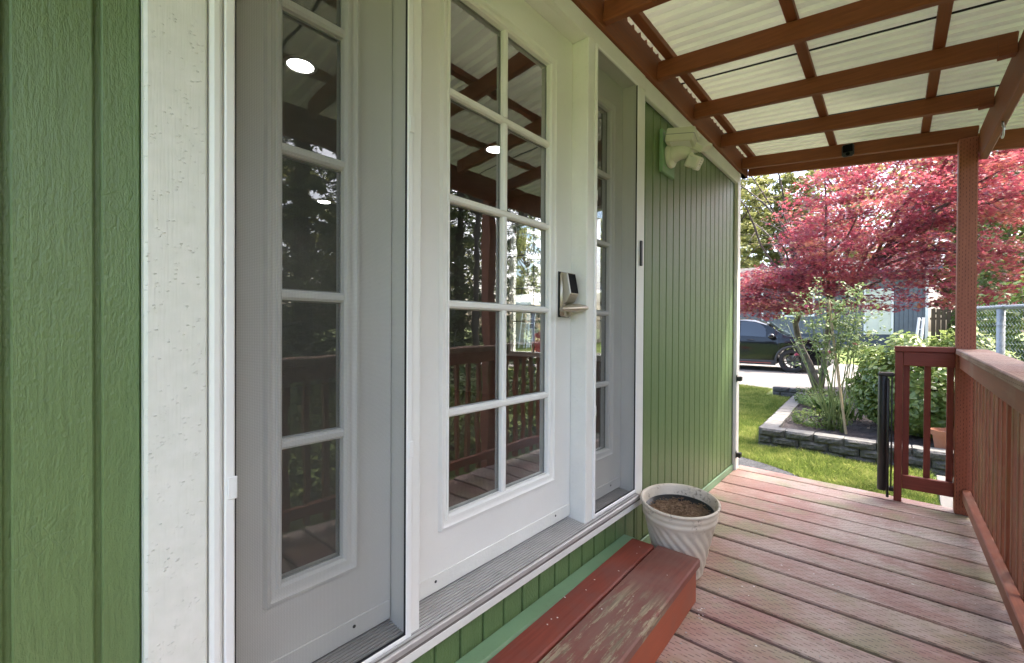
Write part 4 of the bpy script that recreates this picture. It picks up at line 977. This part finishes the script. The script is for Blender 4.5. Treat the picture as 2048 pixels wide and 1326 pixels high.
me_.add(vv, [(j*(NX+1)+i, j*(NX+1)+i+1, (j+1)*(NX+1)+i+1, (j+1)*(NX+1)+i) for j in range(NY) for i in range(NX)])
tag(obj('garden_bed', me_, 'mulch', recalc=False), kind='structure')
tp2 = thing('terracotta_pot', (1.46, 6.93, -.21), 'terracotta coloured round pot on the raised bed behind the railing panel', 'flower pot')
obj('pot_body', MB().lathe([(.0001, 0), (.085, 0), (.112, .19), (.112, .195), (.126, .197), (.130, .255), (.122, .255), (.105, .19), (.0001, .18)], (1.46, 6.93, -.215), 36), 'terracotta', tp2, smooth=40)
obj('soil', MB().lathe([(.0001, .225), (.117, .222)], (1.46, 6.93, -.215), 24), 'soil_black', tp2)

# ------------------------------------------------------------------ lawn grass
n = 150000
gx = rng.uniform(-2.9, 1.32, n*2); gy = 4.2+8.0*rng.random(n*2)**1.45
bed = (gx > -.385-.036*(gy-6.6)) & (gy > 6.59); 
gl = np.interp(gx, [-3, -.9, -.42, -.10, .15, .33, .5, .62, 2], [6.05, 6.02, 5.93, 5.80, 5.64, 5.45, 5.0, 4.1, 4.1])+rng.normal(size=n*2)*.012
blk = (gx > -1.15) & (gx < -.4) & (gy > 10.8)
ok = ~bed & (gy > gl) & (gy < 11.9+rng.normal(size=n*2)*.03) & ~blk; gx, gy = gx[ok][:n], gy[ok][:n]; n = len(gx)
hgt = rng.uniform(.035, .080, n)*(1+.25*np.sin(gx*5+gy*3)); ang = rng.uniform(0, 6.28, n); wd = rng.uniform(.0026, .0052, n)*(1+.05*(gy-4)); ln = rng.uniform(.1, .9, n)*hgt; la = rng.uniform(0, 6.28, n)
z0 = np.interp(gy, ybk, [gz(q) for q in ybk])-.004
ax, ay = np.cos(ang)*wd, np.sin(ang)*wd; lx, ly = np.cos(la)*ln, np.sin(la)*ln
co = np.stack([np.stack([gx-ax, gy-ay, z0], 1), np.stack([gx+ax, gy+ay, z0], 1), np.stack([gx+ax*.6+lx*.4, gy+ay*.6+ly*.4, z0+hgt*.65], 1), np.stack([gx+lx, gy+ly, z0+hgt], 1), np.stack([gx-ax*.6+lx*.4, gy-ay*.6+ly*.4, z0+hgt*.65], 1)], 1)
me = bpy.data.meshes.new('grass'); me.vertices.add(n*5); me.vertices.foreach_set('co', co.reshape(-1).astype(np.float32)); me.loops.add(n*5); me.loops.foreach_set('vertex_index', np.arange(n*5, dtype=np.int32))
me.polygons.add(n); me.polygons.foreach_set('loop_start', np.arange(0, n*5, 5, dtype=np.int32))
gr_ = rng.random((60, 40)); fy, fx = (gy-4)*6, (gx+3)*8; iy, ix_ = np.clip(fy.astype(int), 0, 57), np.clip(fx.astype(int), 0, 37); ty, tx = np.clip(fy-iy, 0, 1), np.clip(fx-ix_, 0, 1)
pn = (gr_[iy, ix_]*(1-tx)+gr_[iy, ix_+1]*tx)*(1-ty)+(gr_[iy+1, ix_]*(1-tx)+gr_[iy+1, ix_+1]*tx)*ty
tv = np.clip(.08+.72*pn+.24*rng.normal(size=n), 0, 1); a = me.attributes.new('tint', 'FLOAT', 'POINT'); a.data.foreach_set('value', np.repeat(tv, 5).astype(np.float32))
me.materials.append(MAT['grass_blade']); me.update(calc_edges=True); o = link('grass', me); tag(o, 'short bright green lawn grass beside the raised bed', 'grass', kind='stuff')

# ------------------------------------------------------------------ chain link fence
cf = thing('chain_link_fence', (1.8, 6.2, -.41), 'galvanised chain link fence with round top rail beyond the deck post', 'fence')
A, B = Vector((1.60, 6.43, 0)), Vector((2.72, 4.85, 0)); FD = (B-A).normalized(); FL = (B-A).length; FT = 1.385
obj('top_rail', MB().tube([(A.x, A.y, FT), (B.x, B.y, FT)], .0215, 12), 'galv', cf, smooth=True)
P0 = Vector((1.775, 6.19, 0)); tpar = (P0-A).dot(FD)
for tt in (tpar, FL-.02):
    q = A+FD*tt; obj('post', MB().tube([(q.x, q.y, -.5), (q.x, q.y, FT-.018)], .030, 14), 'galv', cf, smooth=True)
    obj('rail_sleeve', MB().tube([tuple(A+FD*(tt-.045)+Vector((0, 0, FT))), tuple(A+FD*(tt+.045)+Vector((0, 0, FT)))], .0245, 12), 'galv', cf, smooth=True)
    for zz in (.15, .75, 1.22): obj('wire_tie', MB().tube([(q.x+.034*math.cos(a), q.y+.034*math.sin(a), zz+.004*math.sin(a)) for a in np.linspace(0, 6.28, 11)], .0022, 5, cap=False), 'galv', cf)
ml = MB(); cell = .030; side = Vector((-FD.y, FD.x, 0))
nw = int(FL/(cell*1.0))
for i in range(nw):
    s0 = i*cell; pts = []; z = -.38; k_ = 0
    while z < FT+.045:
        q = A+FD*(s0+(cell if (k_ % 2) else 0))-side*(.026+(.003 if k_ % 2 else -.003)); pts.append((q.x, q.y, z)); z += cell; k_ += 1
    ml.tube(pts, .0019, 3, cap=False)
o = obj('wire_mesh', ml, 'galv', cf); o['kind'] = 'stuff'

# ------------------------------------------------------------------ parked car
CX, CY, CZ = -2.66, 16.53, gz(15.6)+.004
car = thing('parked_car', (CX, CY, CZ), 'black sport utility car with dark alloy wheels parked on the driveway', 'car')
def T(x, y, z): return (CX+x, CY+y, CZ+z)
xs = [-2.27, -2.2, -2.05, -1.85]+list(np.arange(-1.78, -.91, .0725))+[-.8, -.6, -.3, 0, .3, .6, .8]+list(np.arange(.92, 1.79, .0725))+[1.88, 2.02, 2.14, 2.22, 2.27]
roof = ([-2.27, -2.2, -2.1, -1.75, -1.2, -.4, .2, .55, .75, 1.15, 1.6, 2.0, 2.2, 2.27], [.70, .98, 1.10, 1.46, 1.63, 1.675, 1.66, 1.55, 1.44, 1.13, 1.06, .97, .84, .66])
belt = ([-2.27, -2.1, -1.6, 0, 1.1, 1.6, 2.1, 2.27], [.66, .98, 1.12, 1.07, 1.03, .98, .84, .62])
wid = ([-2.27, -2.15, -1.9, -1.2, 0, 1.2, 1.8, 2.1, 2.2, 2.27], [.62, .78, .88, .915, .92, .915, .88, .76, .62, .45])
def sec(x):
    zr = np.interp(x, *roof); zb = min(np.interp(x, *belt), zr-.02); w_ = np.interp(x, *wid)
    z0 = .24
    for ax_ in (-1.35, 1.35):
        if abs(x-ax_) < .415: z0 = max(z0, .355+math.sqrt(max(0, .415**2-(x-ax_)**2))*1.0-.0)
    z0 = min(z0, zb-.1)
    wr = w_*(.80 if -1.9 < x < .8 else .90) if zr-zb > .2 else w_*.93
    mid = (z0+zb)/2
    return [(0, z0), (w_*.90, z0), (w_*.985, z0+.06*(zb-z0)), (w_, mid), (w_*.985, mid+.30*(zb-z0)), (w_*.955, zb), (wr+(w_*.955-wr)*.45, zb+(zr-zb)*.55), (wr, zb+(zr-zb)*.88), (wr*.82, zr-.012), (0, zr)]
bv_ = []; S_ = [sec(x) for x in xs]; K_ = 10
for sgn in (-1, 1):
    for x, s_ in zip(xs, S_): bv_ += [T(x, sgn*p_[0], p_[1]) for p_ in s_]
NS = len(xs); bf = []
for h in (0, 1):
    o_ = h*NS*K_
    for i in range(NS-1):
        for j in range(K_-1): bf.append((o_+i*K_+j, o_+i*K_+j+1, o_+(i+1)*K_+j+1, o_+(i+1)*K_+j))
    bf.append(tuple(o_+j for j in range(K_))); bf.append(tuple(o_+(NS-1)*K_+j for j in range(K_)))
cb_ = MB().add(bv_, bf); me = cb_.data('body', 'car_paint', smooth=False)
bm = bmesh.new(); bm.from_mesh(me); bmesh.ops.remove_doubles(bm, verts=bm.verts, dist=.0008); bmesh.ops.recalc_face_normals(bm, faces=bm.faces); bm.to_mesh(me); bm.free()
me.polygons.foreach_set('use_smooth', [True]*len(me.polygons)); me.set_sharp_from_angle(angle=math.radians(42))
body = link('body', me, car)
def sidept(x, f, sgn, out=.006):
    s_ = sec(x); (w0, z0), (w1, z1), (w2, z2) = s_[5], s_[6], s_[7]
    if f < .55: u = f/.55; a_, b2 = (w0+(w1-w0)*u, z0+(z1-z0)*u)
    else: u = (f-.55)/.33; a_, b2 = (w1+(w2-w1)*u, z1+(z2-z1)*u)
    return T(x, sgn*(a_+out), b2+.002)
for sgn in (-1, 1):
    for (xa, xb) in ((-1.75, -1.18), (-1.12, -.18), (-.10, .98)):
        mb = MB(); n_ = 8; v = []
        for i in range(n_+1):
            x = xa+(xb-xa)*i/n_; hi = .84 if xb < .5 else max(.06, min(.84, .84*(1.02-x)/.55)); v += [sidept(x, .05, sgn), sidept(x, .45*hi/.84, sgn), sidept(x, hi, sgn)]
        mb.add(v, [(3*i+j, 3*i+j+1, 3*i+j+4, 3*i+j+3) for i in range(n_) for j in range(2)]); obj('side_window', mb, 'car_glass', car, smooth=True, recalc=False)
    # door gaps and handles
    for xg in (-.14, 1.0):
        mb = MB(); s_ = sec(xg); pl = [T(xg, sgn*(p_[0]+.003), p_[1]) for p_ in s_[2:6]]; mb.tube(pl, .0045, 4); obj('door_gap', mb, 'black_gap', car)
    for xh in (-.32, .72-.85*0-.6): 
        obj('door_handle', MB().tube([T(xh, sgn*.93, .98), T(xh+.02, sgn*.955, .985), T(xh+.16, sgn*.955, .985), T(xh+.18, sgn*.93, .98)], .012, 8), 'car_paint', car, smooth=True)
    mb = MB(); Mm = Matrix.Translation(T(.80, sgn*1.02, 1.10)) @ Matrix.Rotation(sgn*-.15, 4, 'Z'); mb.box((-.07, -.10, -.075), (.09, .10, .075), .04, Mm); mb.tube([T(.80, sgn*.90, 1.06), T(.80, sgn*.97, 1.07)], .025, 8); obj('wing_mirror', mb, 'car_paint', car, smooth=50)
    obj('rocker_trim', MB().box(T(-.92, sgn*.90-.03, .20), T(.92, sgn*.90+.03, .345), .02), 'car_trim', car)
    obj('red_pinstripe', MB().box(T(-.85, sgn*.931-.003, .258), T(.80, sgn*.931+.003, .272)), 'car_red', car)
    obj('headlight', MB().prism([(1.92, .72), (2.23, .69), (2.20, .76), (1.86, .86)], 'y', sgn*.62, sgn*.80, Matrix.Translation((CX, CY, CZ))), 'headlamp', car)
    obj('taillight', MB().box(T(-2.26, sgn*.55-.15, .90), T(-2.12, sgn*.55+.15, 1.0), .02), 'car_red', car)
    for ax_ in (-1.35, 1.35):
        mb = MB(); v = []; n_ = 20
        for i in range(n_+1):
            a = -.18+(math.pi+.36)*i/n_
            for rr, oo in ((.392, .0), (.405, .022), (.455, .018), (.475, -.02)): v.append(T(ax_+rr*math.cos(a), sgn*(.915+oo), .355+rr*math.sin(a)))
        mb.add(v, [(4*i+j, 4*i+j+1, 4*i+j+5, 4*i+j+4) for i in range(n_) for j in range(3)]); obj('arch_trim', mb, 'car_trim', car, smooth=True)
        c0 = Matrix.Translation(T(ax_, sgn*.80, .355)) @ Matrix.Rotation(-sgn*math.pi/2, 4, 'X')
        wh = obj('wheel', MB().lathe([(.245, -.11), (.345, -.105), (.362, -.08), (.365, 0), (.362, .08), (.345, .105), (.262, .112), (.25, .10), (.245, -.11)], (0, 0, 0), 40, c0), 'tyre', car, smooth=35)
        rm = MB().lathe([(.0001, .062), (.05, .066), (.058, .05)], (0, 0, 0), 20, c0); rm.lathe([(.232, -.02), (.236, .10), (.252, .108), (.256, .09), (.254, -.1), (.232, -.1)], (0, 0, 0), 40, c0)
        for q in range(10):
            a = 2*math.pi*q/10+(.11 if q % 2 else -.11); cr, sr = math.cos(a), math.sin(a); tx, ty = -sr, cr; w0, w1 = .020, .013
            vv = [(cr*.045+tx*w0*e, sr*.045+ty*w0*e, zz) for e in (-1, 1) for zz in (.03, .062)]+[(cr*.238+tx*w1*e, sr*.238+ty*w1*e, zz) for e in (-1, 1) for zz in (.05, .092)]
            rm.add(vv, [(0, 1, 5, 4), (2, 6, 7, 3), (1, 3, 7, 5), (0, 4, 6, 2), (4, 5, 7, 6)], c0)
        obj('rim', rm, 'car_rim', wh); obj('brake_disc', MB().lathe([(.0001, -.02), (.17, -.02), (.17, -.035), (.0001, -.035)], (0, 0, 0), 28, c0), 'galv', wh)
wsv = []
for i in range(7):
    y_ = -1+2*i/6
    wsv += [T(.60+.10*(1-abs(y_))*0+.04, .74*y_, 1.525+.012), T(1.16-.06*y_*y_, .80*y_, 1.14+.012-.03*y_*y_)]
obj('windscreen', MB().add(wsv, [(2*i, 2*i+1, 2*i+3, 2*i+2) for i in range(6)]), 'car_glass', car, smooth=True, recalc=False)
obj('front_bumper', MB().box(T(2.02, -.70, .22), T(2.29, .70, .46), .06), 'car_trim', car, smooth=40); obj('grille', MB().box(T(2.20, -.42, .50), T(2.285, .42, .80), .02), 'black_plastic', car)
obj('rear_bumper', MB().box(T(-2.30, -.72, .24), T(-2.05, .72, .52), .06), 'car_trim', car, smooth=40)

# ------------------------------------------------------------------ neighbour house
nh = thing('blue_house', (-5, 27, .35), 'blue grey house with vertical siding and a white door beyond the driveway', 'house')
HX0, HX1, HY = -14, 2.14, 26.0; z0, z1 = .95, 3.75
nw_ = MB().box((HX0, HY+.03, .2), (HX1-.02, HY+7, 3.9)); obj('wall', nw_, 'house_blue', nh)
x = HX0; sm_ = MB().box((0, -.03, z0), (.145, .029, z1), .006).data('siding_board', 'house_blue')
while x < HX1-.15:
    if not (-.06 < x+.07 < .98): link('siding_board', sm_, nh, (x, HY, 0))
    x += .152
bx('siding_board', (-.04, HY-.03, 3.05), (.98, HY+.029, z1), 'house_blue', nh); bx('skirting', (HX0, HY-.015, .3), (HX1-.02, HY+.025, .94), 'house_blue_dark', nh)
nd = bx('door', (.06, HY-.02, .97), (.92, HY+.02, 2.95), 'cream_plastic', nh)
for i in range(2):
    for j in range(3): bx('door_panel', (.14+.38*i, HY-.032, 1.07+.63*j), (.46+.38*i, HY-.021, 1.58+.63*j), 'cream_plastic', nd, .008)
obj('knob', MB().lathe([(.0001, .06), (.03, .05), (.02, .0)], (0, 0, 0), 12, Matrix.Translation((.86, HY-.02, 1.9)) @ Matrix.Rotation(math.pi/2, 4, 'X')), 'nickel', nd)
for lo, hi in (((-.03, HY-.045, .96), (.055, HY+.02, 3.05)), ((.925, HY-.045, .96), (1.01, HY+.02, 3.05)), ((-.03, HY-.044, 2.96), (1.01, HY+.02, 3.04)), ((HX1-.10, HY-.06, .4), (HX1, HY+.03, z1))): bx('trim_board', lo, hi, 'white_paint', nh)
wn = bx('window', (-3.2, HY-.035, 1.9), (-2.0, HY-.031, 2.9), 'car_glass', nh, 0)
for lo, hi in (((-3.28, HY-.05, 1.82), (-3.2, HY-.02, 2.98)), ((-2.0, HY-.05, 1.82), (-1.92, HY-.02, 2.98)), ((-3.2, HY-.049, 1.82), (-2.0, HY-.02, 1.9)), ((-3.2, HY-.049, 2.9), (-2.0, HY-.02, 2.98))): bx('frame', lo, hi, 'white_paint', wn)
obj('downspout', MB().tube([(-4.17, HY-.08, .5), (-4.17, HY-.08, 3.55), (-4.17, HY-.3, 3.75)], .045, 8), 'white_paint', nh)
nr = obj('roof', MB().prism([(HY-.55, 3.72), (HY+3.4, 4.75), (HY+7.5, 3.72), (HY+7.5, 3.84), (HY+3.4, 4.88), (HY-.55, 3.84)], 'x', HX0-.4, HX1+.4), 'shingle', nh); bx('gutter', (HX0-.4, HY-.64, 3.70), (HX1+.4, HY-.552, 3.84), 'house_blue_dark', nr)
# dark board fence next to it
wf = thing('board_fence', (2.6, 25.2, gz(25)), 'dark brown upright board fence beside the blue house corner', 'fence')
for i in range(7): bx('fence_board', (2.18+.15*i, 25.0, gz(25)), (2.18+.15*i+.135, 25.03, 2.05+random.uniform(-.02, .02)), 'dark_fence_wood', wf)
bx('fence_rail', (2.15, 25.031, 1.6), (3.25, 25.07, 1.69), 'dark_fence_wood', wf); bx('fence_rail', (2.15, 25.031, .6), (3.25, 25.07, .69), 'dark_fence_wood', wf)
# white leaning ladder
ld = thing('step_ladder', (1.55, 18.2, gz(18.2)), 'white wooden ladder frame leaning upright on the driveway behind the glossy shrub', 'ladder')
for dx in (0, .13):
    beam('side_rail', (1.44+dx*1.05, 18.0, gz(18.2)), (1.60+dx*.75, 18.35, 1.55), .055, .04, 'white_paint', ld)
for t_ in np.linspace(.12, .98, 6): beam('rung', (1.44+.16*t_, 18.0+.35*t_, gz(18.2)+1.62*t_), (1.578+.12*t_, 18.0+.35*t_, gz(18.2)+1.62*t_), .03, .03, 'white_paint', ld)

# ------------------------------------------------------------------ cream shed, lawn chair tools and person seen through the far window
sh = thing('cream_shed', (-17, 22, gz(22)), 'low cream house with covered porch and white posts seen through the far window', 'house')
sz = gz(22.5)
bx('wall', (-24, 22.5, sz), (-13.2, 26, sz+2.5), 'house_cream', sh); obj('roof', MB().prism([(20.2, sz+2.42), (24.3, sz+3.3), (27, sz+2.5), (27, sz+2.62), (24.3, sz+3.45), (20.2, sz+2.58)], 'x', -24.5, -12.8), 'white_paint', sh)
for x in (-13.4, -15.6, -17.8, -20): bx('porch_post', (x, 20.5, gz(20.5)), (x+.12, 20.62, sz+2.44), 'white_paint', sh)
wn = bx('window', (-17.2, 22.47, sz+1.0), (-16.0, 22.499, sz+2.0), 'car_glass', sh); bx('door', (-15.2, 22.46, sz+.05), (-14.3, 22.499, sz+2.1), 'white_paint', sh)
for (x, rot) in ((-15.95, .0), (-15.35, .1)):
    t_ = thing('leaning_ladder', (x, 20.4, gz(20.4)), 'white ladder propped upright against the cream house porch', 'ladder', 'ladders on the cream house porch')
    for dx in (0, .4): beam('side_rail', (x+dx, 20.1, gz(20.2)), (x+dx, 20.45, sz+1.9), .05, .03, 'white_paint', t_)
    for u in np.linspace(.1, .95, 7): beam('rung', (x, 20.1+.35*u, gz(20.2)+2.2*u), (x+.4, 20.1+.35*u, gz(20.2)+2.2*u), .03, .03, 'white_paint', t_)
# person in a red shirt standing on the rear driveway
px, py = -4.50, 7.28; pz = gz(7.28)+.004
per = thing('person', (px, py, pz), 'person in red shirt and blue jeans standing on driveway, seen through the far window', 'person')
vs = {'pel': (0, 0, .95, .13), 'bel': (0, 0, 1.10, .125), 'che': (0, .01, 1.32, .145), 'nk': (0, 0, 1.48, .06), 'hd0': (0, -.01, 1.58, .085), 'hd': (0, -.015, 1.66, .095), 'hd2': (0, -.005, 1.73, .07)}
for s_, n_ in ((-1, 'l'), (1, 'r')):
    vs.update({'sh'+n_: (.17*s_, 0, 1.40, .065), 'el'+n_: (.25*s_, .03, 1.13, .046), 'wr'+n_: (.26*s_, -.05, .90, .032), 'pa'+n_: (.262*s_, -.07, .82, .034), 'hi'+n_: (.09*s_, 0, .88, .10), 'kn'+n_: (.10*s_, -.01, .50, .065), 'an'+n_: (.11*s_, .01, .10, .042), 'to'+n_: (.13*s_, -.14, .04, .04)})
    for f_ in range(4): vs['f%d%s' % (f_, n_)] = (.262*s_+.0, -.095+.017*f_, .745-.012*(1 if f_ in (1, 2) else 0), .009)
    vs['th'+n_] = (.245*s_, -.115, .79, .010)
keys = list(vs); ed = [('pel', 'bel'), ('bel', 'che'), ('che', 'nk'), ('nk', 'hd0'), ('hd0', 'hd'), ('hd', 'hd2')]
for n_ in 'lr': ed += [('che', 'sh'+n_), ('sh'+n_, 'el'+n_), ('el'+n_, 'wr'+n_), ('wr'+n_, 'pa'+n_), ('pa'+n_, 'th'+n_), ('pel', 'hi'+n_), ('hi'+n_, 'kn'+n_), ('kn'+n_, 'an'+n_), ('an'+n_, 'to'+n_)]+[('pa'+n_, 'f%d%s' % (f_, n_)) for f_ in range(4)]
me = bpy.data.meshes.new('body'); me.from_pydata([(px+vs[q][0], py+vs[q][1], pz+vs[q][2]) for q in keys], [(keys.index(a), keys.index(b)) for a, b in ed], [])
bd = link('body', me, per); bd.modifiers.new('skin', 'SKIN')
if not me.skin_vertices: 
    bpy.context.view_layer.objects.active = bd
for i, q in enumerate(keys):
    sk = me.skin_vertices[0].data[i]; sk.radius = (vs[q][3], vs[q][3]); sk.use_root = (q == 'pel')
ss = bd.modifiers.new('sub', 'SUBSURF'); ss.levels = 1; ss.render_levels = 1
m, t, b = new_mat('person_mat'); k = NT(t); zz = k.math('SUBTRACT', k.sep(k.pos())[2], pz)
c = k.mix(k.math('GREATER_THAN', zz, .93), (.10, .14, .22), (.30, .02, .035)); c = k.mix(k.math('GREATER_THAN', zz, 1.49), c, (.52, .31, .22))
xx = k.math('ABSOLUTE', k.math('SUBTRACT', k.sep(k.pos())[0], px)); c = k.mix(k.math('MULTIPLY', k.math('GREATER_THAN', xx, .215), k.math('LESS_THAN', zz, 1.16)), c, (.52, .31, .22)); c = k.mix(k.math('LESS_THAN', zz, .08), c, (.03, .03, .03))
k.put(b.inputs['Base Color'], c); b.inputs['Roughness'].default_value = .8; me.materials.append(m)
hr = MB().lathe([(.0001, .115), (.06, .10), (.098, .05), (.104, .0), (.098, -.04), (.09, -.04)], (px, py+.012, pz+1.665), 16); obj('hair', hr, 'hair', per, smooth=True)
# ------------------------------------------------------------------ fallen petals and specks on step and deck
fk = MB()
def fleck(x, y, z, s_):
    a0 = random.uniform(0, 6.28); pts = []
    for i in range(5):
        a = a0+i*1.2566; r = s_*random.uniform(.5, 1.0); pts.append((x+r*math.cos(a)*1.4, y+r*math.sin(a), z+.0006+random.uniform(0, .0012)))
    fk.add(pts, [tuple(range(5))])
for (x, y) in ((.150, 1.86), (.165, 1.80), (.170, 1.62), (.13, 1.50), (.14, 1.42), (.15, 1.22), (.14, 1.20), (.145, 1.17), (.105, 1.33), (.29, 1.50), (.33, 1.72), (.24, 1.36)): fleck(x, y, .1825, random.uniform(.002, .0045))
for _ in range(46): fleck(random.uniform(.42, 1.3), random.uniform(1.2, 3.9), .003, random.uniform(.0022, .0048))
for _ in range(5): fleck(.40+random.uniform(0, .03), 1.85+random.uniform(-.06, .08), .003, .004)
tag(obj('fallen_flecks', fk, 'white_worn', recalc=False), 'tiny pale petals and paint specks scattered on the step and deck', 'specks', kind='stuff')
